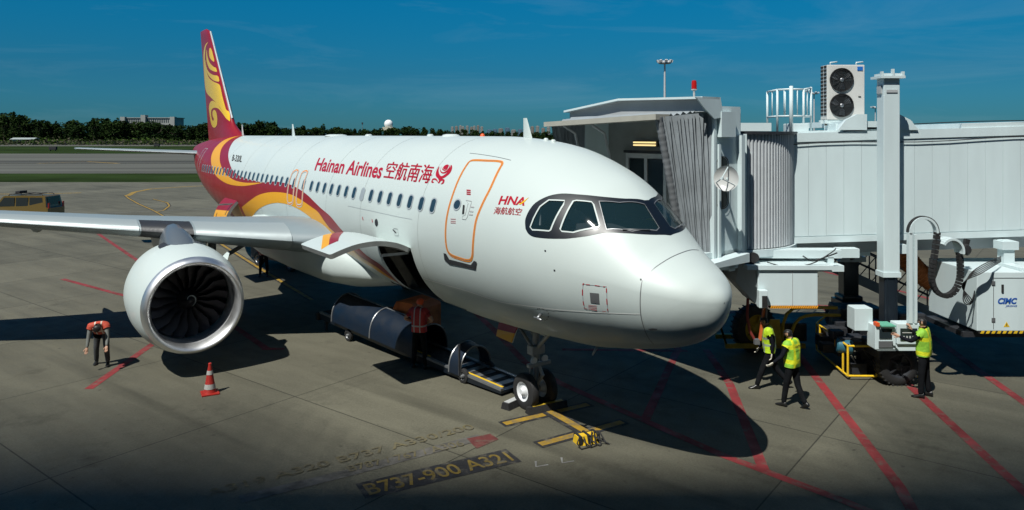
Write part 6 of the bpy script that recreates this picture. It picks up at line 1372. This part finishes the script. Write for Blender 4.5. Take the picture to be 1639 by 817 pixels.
# local x runs from the nose-wheel end; y < 0 is away from / > 0 towards ... the near side is +y
def zb(x): return .12 + .40 * min(1, max(0, (x - .2) / (L - .4)))
b = MB(); b.loft([[Vector((x, y, z)) for y, z in ((-.44, zb(x) - .16 if x > 1 else .06), (.44, zb(x) - .16 if x > 1 else .06), (.44, zb(x)), (-.44, zb(x)))] for x in (0, 1, L * .5, L)], smooth=False); b.build('chassis', mat('loader_blue_black', (.006, .010, .016), .4, coat=.2), ld)
b = MB(); n = 12
for i in range(n): x0, x1 = .15 + (L - .2) * i / n, .15 + (L - .2) * (i + 1) / n; b.quad((x0, -.36, zb(x0) + .015), (x1, -.36, zb(x1) + .015), (x1, .36, zb(x1) + .015), (x0, .36, zb(x0) + .015))
b.lathe((L, -.36, zb(L) - .06), (0, 1, 0), [(0, 0), (0, .075), (.72, .075), (.72, 0)], 16); b.build('belt', BLACK, ld)
for sy in (1, -1):
    b = MB(); b.bar((0, sy * .40, zb(0) + .03), (L, sy * .40, zb(L) + .03), .09, .05); b.build('side_rail', GREYM, ld)
b = MB(); b.bar((.1, .31, zb(.1) + .035), (1.9, .31, zb(1.9) + .035), .10, .02); b.bar((2.75, .31, zb(2.75) + .035), (3.9, .31, zb(3.9) + .035), .10, .02); b.build('yellow_edge', YMET, ld)
b = MB()
for k in range(5): x0 = .25 + k * .36; b.add([Vector((x0, -.34, zb(x0) + .02)), Vector((x0 + .18, -.34, zb(x0 + .18) + .02)), Vector((x0 + .18, .34, zb(x0 + .18) + .02)), Vector((x0, .34, zb(x0) + .02))], [(0, 1, 2, 3)])
b.build('white_hazard_bars', GREYM, ld, fix=False)
def hoodring(x, r_=.72, h_=1.0): return [Vector((x, -r_ * math.cos(a), zb(x) - .02 + h_ * math.sin(a) ** .8)) for a in [math.pi * i / 18 for i in range(19)]]
b = MB(); xs = [1.45 + (L - 2.75) * i / 12 for i in range(9)]; xs = [3.1 + (L - 4.0) * i / 10 for i in range(11)]
outr = [hoodring(x, .56, .72) for x in xs]; b.loft(outr, close=False, caps=False)
hood = b.build('rain_hood', BLUEC, ld, fix=False); b = MB()
for x in (xs[0], xs[5], xs[10]):
    R_ = hoodring(x, .57, .735); b.tube(R_, .022, 6)
b.tube([Vector((x, 0, zb(x) - .02 + .73)) for x in xs], .018, 6); b.build('hood_rib', GREYM, hood)
b = MB(); R_ = hoodring(1.35, .50, .62); b.loft([R_, hoodring(1.75, .51, .63)], close=False, caps=False); h2 = b.build('rain_hood', BLUEC, ld, fix=False); b = MB(); b.tube(R_, .022, 6); b.tube(hoodring(1.75, .51, .63), .022, 6); b.build('hood_rib', GREYM, h2)
b = MB(); b.bar((1.35, .52, zb(1.35)), (1.35, .52, zb(1.35) + .75), .04); b.bar((L - .15, .3, 0), (L - .15, .3, zb(L) - .1), .07); b.bar((L - .15, -.3, 0), (L - .15, -.3, zb(L) - .1), .07); b.build('support_leg', DARK, ld)
for x in (1.3, L - 1.6):
    for sy in (1, -1): a, c = MB(), MB(); wheel(a, c, (x, sy * .42, .17), .17, .12); a.build('wheel', TYRE, ld); c.build('rim', GREYM, ld)
b = MB(); b.box(L, L + .14, -.5, .5, zb(L) - .22, zb(L) + .02, bev=.03); b.build('end_bumper', BLACK, ld)
# orange covered cart under the hold
c0 = at(668, 485, 20.6); t = thing('baggage_cart', (c0.x, 20.6, 0), 1.0, 'orange-topped baggage cart in the shade under the open forward hold', 'baggage cart')
b = MB(); b.loft([[Vector((x, y, z)) for y, z in ((-.4, .45), (.4, .45), (.4, 1.15), (.28, 1.33), (-.28, 1.33), (-.4, 1.15))] for x in (-.55, .55)], smooth=False); b.build('cover', mat('orange_tarpaulin', (.48, .12, .02), .7, var=.3, vscale=3), t); b = MB(); b.box(-.65, .65, -.45, .45, .32, .45); b.build('deck', DARK, t)
for x in (-.5, .5):
    for y in (-.35, .35): a, c = MB(), MB(); wheel(a, c, (x, y, .17), .17, .1); a.build('wheel', TYRE, t); c.build('rim', GREYM, t)
# aft belt loader beyond the wing
g = gr(355, 436); t = thing('belt_loader', (g.x + 3.2, g.y + 1.0, 0), math.atan2(.9, -1.2) , 'dark belt loader with raised diagonal boom in the shade behind the engine', 'belt loader')
b = MB(); b.box(-.8, 2.6, -.9, .9, .35, .85, bev=.05); b.build('chassis', DARK, t); b = MB(); b.bar((-1.8, 0, .7), (3.6, 0, 2.3), .8, .2); b.build('belt_boom', BLACK, t); b = MB(); b.bar((0.2, .3, .8), (1.5, .3, 1.6), .1); b.bar((0.2, -.3, .8), (1.5, -.3, 1.6), .1); b.build('lift_arm', DARK, t)
b = MB()
for sy in (-.45, .45): b.tube([(-1.6, sy, 1.3), (3.4, sy, 2.85)], .025, 6); [b.tube([(-1.6 + k * 1.2, sy, .8 + k * .36), (-1.6 + k * 1.2, sy, 1.3 + k * .37)], .02, 6) for k in range(5)]
b.build('boom_rail', GREYM, t)
for x in (-.3, 2.0):
    for y in (-.85, .85): a, c = MB(), MB(); wheel(a, c, (x, y, .33), .33, .2); a.build('wheel', TYRE, t); c.build('rim', GREYM, t)
# yellow-rimmed cart under the cab
wc = Vector((6.62, 20.25, .63)); t = thing('wheeled_cart', (6.9, 20.2, 0), 0, 'yellow-framed cart with a big yellow-spoked tyre under the bridge cab', 'cart')
big_wheel(wc, .63, .34, t, (-.35, 1, 0), YDARK)
b = MB(); y0 = 19.85; b.box(5.75, 7.9, y0, y0 + .10, .16, .28); b.box(5.75, 7.9, 20.8, 20.9, .16, .28); b.bar((5.78, y0 + .05, .25), (5.55, y0 + .05, .95), .05); b.bar((5.78, y0 + .05, .25), (5.62, y0 + .05, .75), .05); b.prism([(6.75, y0 - .02, .26), (7.25, y0 - .02, .26), (7.2, y0 - .02, .95), (6.95, y0 - .02, .95)], (0, .05, 0)); b.build('frame', YDARK, t, **W)
b = MB()
for pts in (((1252, 545), (1253, 520), (1259, 503), (1270, 494), (1285, 492), (1340, 493)), ((1266, 534), (1272, 519), (1280, 510), (1290, 506), (1305, 504), (1345, 505))):
    b.tube([at(x, y, 19.9) for x, y in pts], .045, 8)
b.build('hoop', YDARK, t, **W)
b = MB(); b.box(7.2, 8.0, 20.0, 20.7, .3, .8, bev=.04); b.build('power_pack', DARK, t, **W)
# yellow airfield car far left
D = 50.0; cx = (40 - CXP) / F * D; v = thing('airfield_car', (cx, D, 0), 0, 'dark yellow estate car with roof rack parked on the far left apron', 'car'); VY = mat('car_yellow', (.12, .075, .010), .35, coat=.5); TG = mat('car_glass', (.012, .018, .02), .1)
def carsec(pts, y): return [Vector((x, y, z)) for x, z in pts]
body = [(-2.35, .35), (2.05, .35), (2.12, .55), (2.12, 1.0), (2.0, 1.08), (1.9, 1.78), (1.75, 1.84), (-.75, 1.84), (-.95, 1.78), (-1.5, 1.12), (-2.25, 1.0), (-2.42, .8)]
b = MB(); sec = [(-.88, .90), (-.90, .97), (-.86, 1.0), (.86, 1.0), (.90, .97), (.88, .90)]
b.loft([[Vector((x * (.99 if abs(y) > .8 and z > 1.1 else 1), y * (1 if z < 1.1 else .88), z)) for x, z in body] for y in (-.92, -.80, 0, .80, .92)], smooth=False); b.build('body', VY, v)
for sy in (-1, 1):
    b = MB(); yy = sy * .815
    for P in ([(-.85, 1.72), (-.15, 1.72), (-.15, 1.16), (-1.3, 1.16)], [(-.05, 1.72), (.75, 1.72), (.75, 1.16), (-.05, 1.16)], [(.85, 1.72), (1.68, 1.72), (1.8, 1.18), (.85, 1.18)]): b.prism([(x, yy, z) for x, z in P], (0, sy * .03, 0))
    b.build('side_window', TG, v)
b = MB(); b.prism([(1.96, -.7, 1.2), (1.96, .7, 1.2), (1.915, .65, 1.72), (1.915, -.65, 1.72)], (.03, 0, 0)); b.build('rear_window', TG, v)
b = MB()
for sy in (-.6, .6): b.tube([(-.7, sy, 1.84), (-.6, sy, 1.93), (1.5, sy, 1.93), (1.6, sy, 1.84)], .03, 6)
for x in (-.5, .3, 1.1): b.tube([(x, -.6, 1.93), (x, .6, 1.93)], .025, 6)
b.box(-.4, -.1, -.4, .4, 1.95, 2.12, bev=.03); b.build('roof_rack', BLACK, v)
for x in (-1.5, 1.3):
    for sy in (-.80, .80): a, c = MB(), MB(); wheel(a, c, (x, sy, .36), .36, .22); a.build('wheel', TYRE, v); c.build('rim', GREYM, v)
for sy in (-.78, .78): b = MB(); b.box(2.10, 2.14, sy - .08, sy + .08, 1.0, 1.35); b.build('tail_lamp', mat('tail_lamp_red', (.3, .01, .01), .3), v)
# small dark utility boxes out on the grass
for px, py, lab in ((251, 234.5, 'small black runway marker box beyond the tailplane tip'), (85, 240.5, 'small black marker box on the grass at far left')):
    g = gr(px, py + 1.5); t = thing('marker_box', (g.x, g.y, 0), 0, lab, 'marker box'); b = MB(); b.box(-1.3, 1.3, -.5, .5, .4, 1.6, bev=.1); b.box(-1.0, -.8, -.2, .2, 0, .4); b.box(.8, 1.0, -.2, .2, 0, .4); b.build('box', BLACK, t)
# ================================================================== THE TERMINAL, behind and above the window the picture is taken from
term = thing('terminal_building', (0, -6, 0), 0, 'terminal building facade and slatted sunshade roof above the viewing window', 'terminal building')
b = MB(); b.box(-60, 60, -9, -2.0, 0, 3.9); b.box(-60, 60, -9, -2.0, 8.6, 16.0); b.build('facade', BGREY, term, **W)
b = MB()
for k in range(-15, 16): b.box(k * 4 - .1, k * 4 + .1, -2.3, -2.0, 3.9, 8.6)
b.build('mullion', BGREY, term, **W); b = MB(); b.box(-60, 60, -2.6, -2.5, 3.9, 8.6); b.build('glazing', GLASSD, term, **W)
RZ = 15.0; kfw = math.cos(SUN_AZ) / math.tan(SUN_EL)
b = MB(); b.box(-60, 60, -9, gr(0, 800).y - RZ * kfw, RZ, RZ + .12); b.build('roof', BGREY, term, **W)  # overhang added out of view; front edge set by where its shade falls
b = MB(); y = gr(0, 800).y - RZ * kfw; yend = 5.15; y0_ = y; pitch = .06
def reach(x):                            # how far the added slats run out: shortest where they would shade the nose
    def sm(a, c, v): v = max(0, min(1, (v - a) / (c - a))); return v * v * (3 - 2 * v)
    return 5.15 + 3.6 * sm(-7.0, -12.5, x) + 3.6 * sm(-.4, 3.5, x)
pitch = .075
for ix in range(-60, 44):
    xa, xb = ix * .5, ix * .5 + .5; ye = reach(xa + .25); y = y0_
    while y < ye:
        t_ = (y - y0_) / (ye - y0_); solid = (1 - t_) ** .8; b.add([Vector(q_) for q_ in ((xa, y, RZ), (xb, y, RZ), (xb, y + max(.002, pitch * solid), RZ), (xa, y + max(.002, pitch * solid), RZ))], [(0, 1, 2, 3)]); y += pitch
b.build('added_shade_slats', LGREY, term, **W)  # unseen slats added to darken the near apron, gaps widening outward
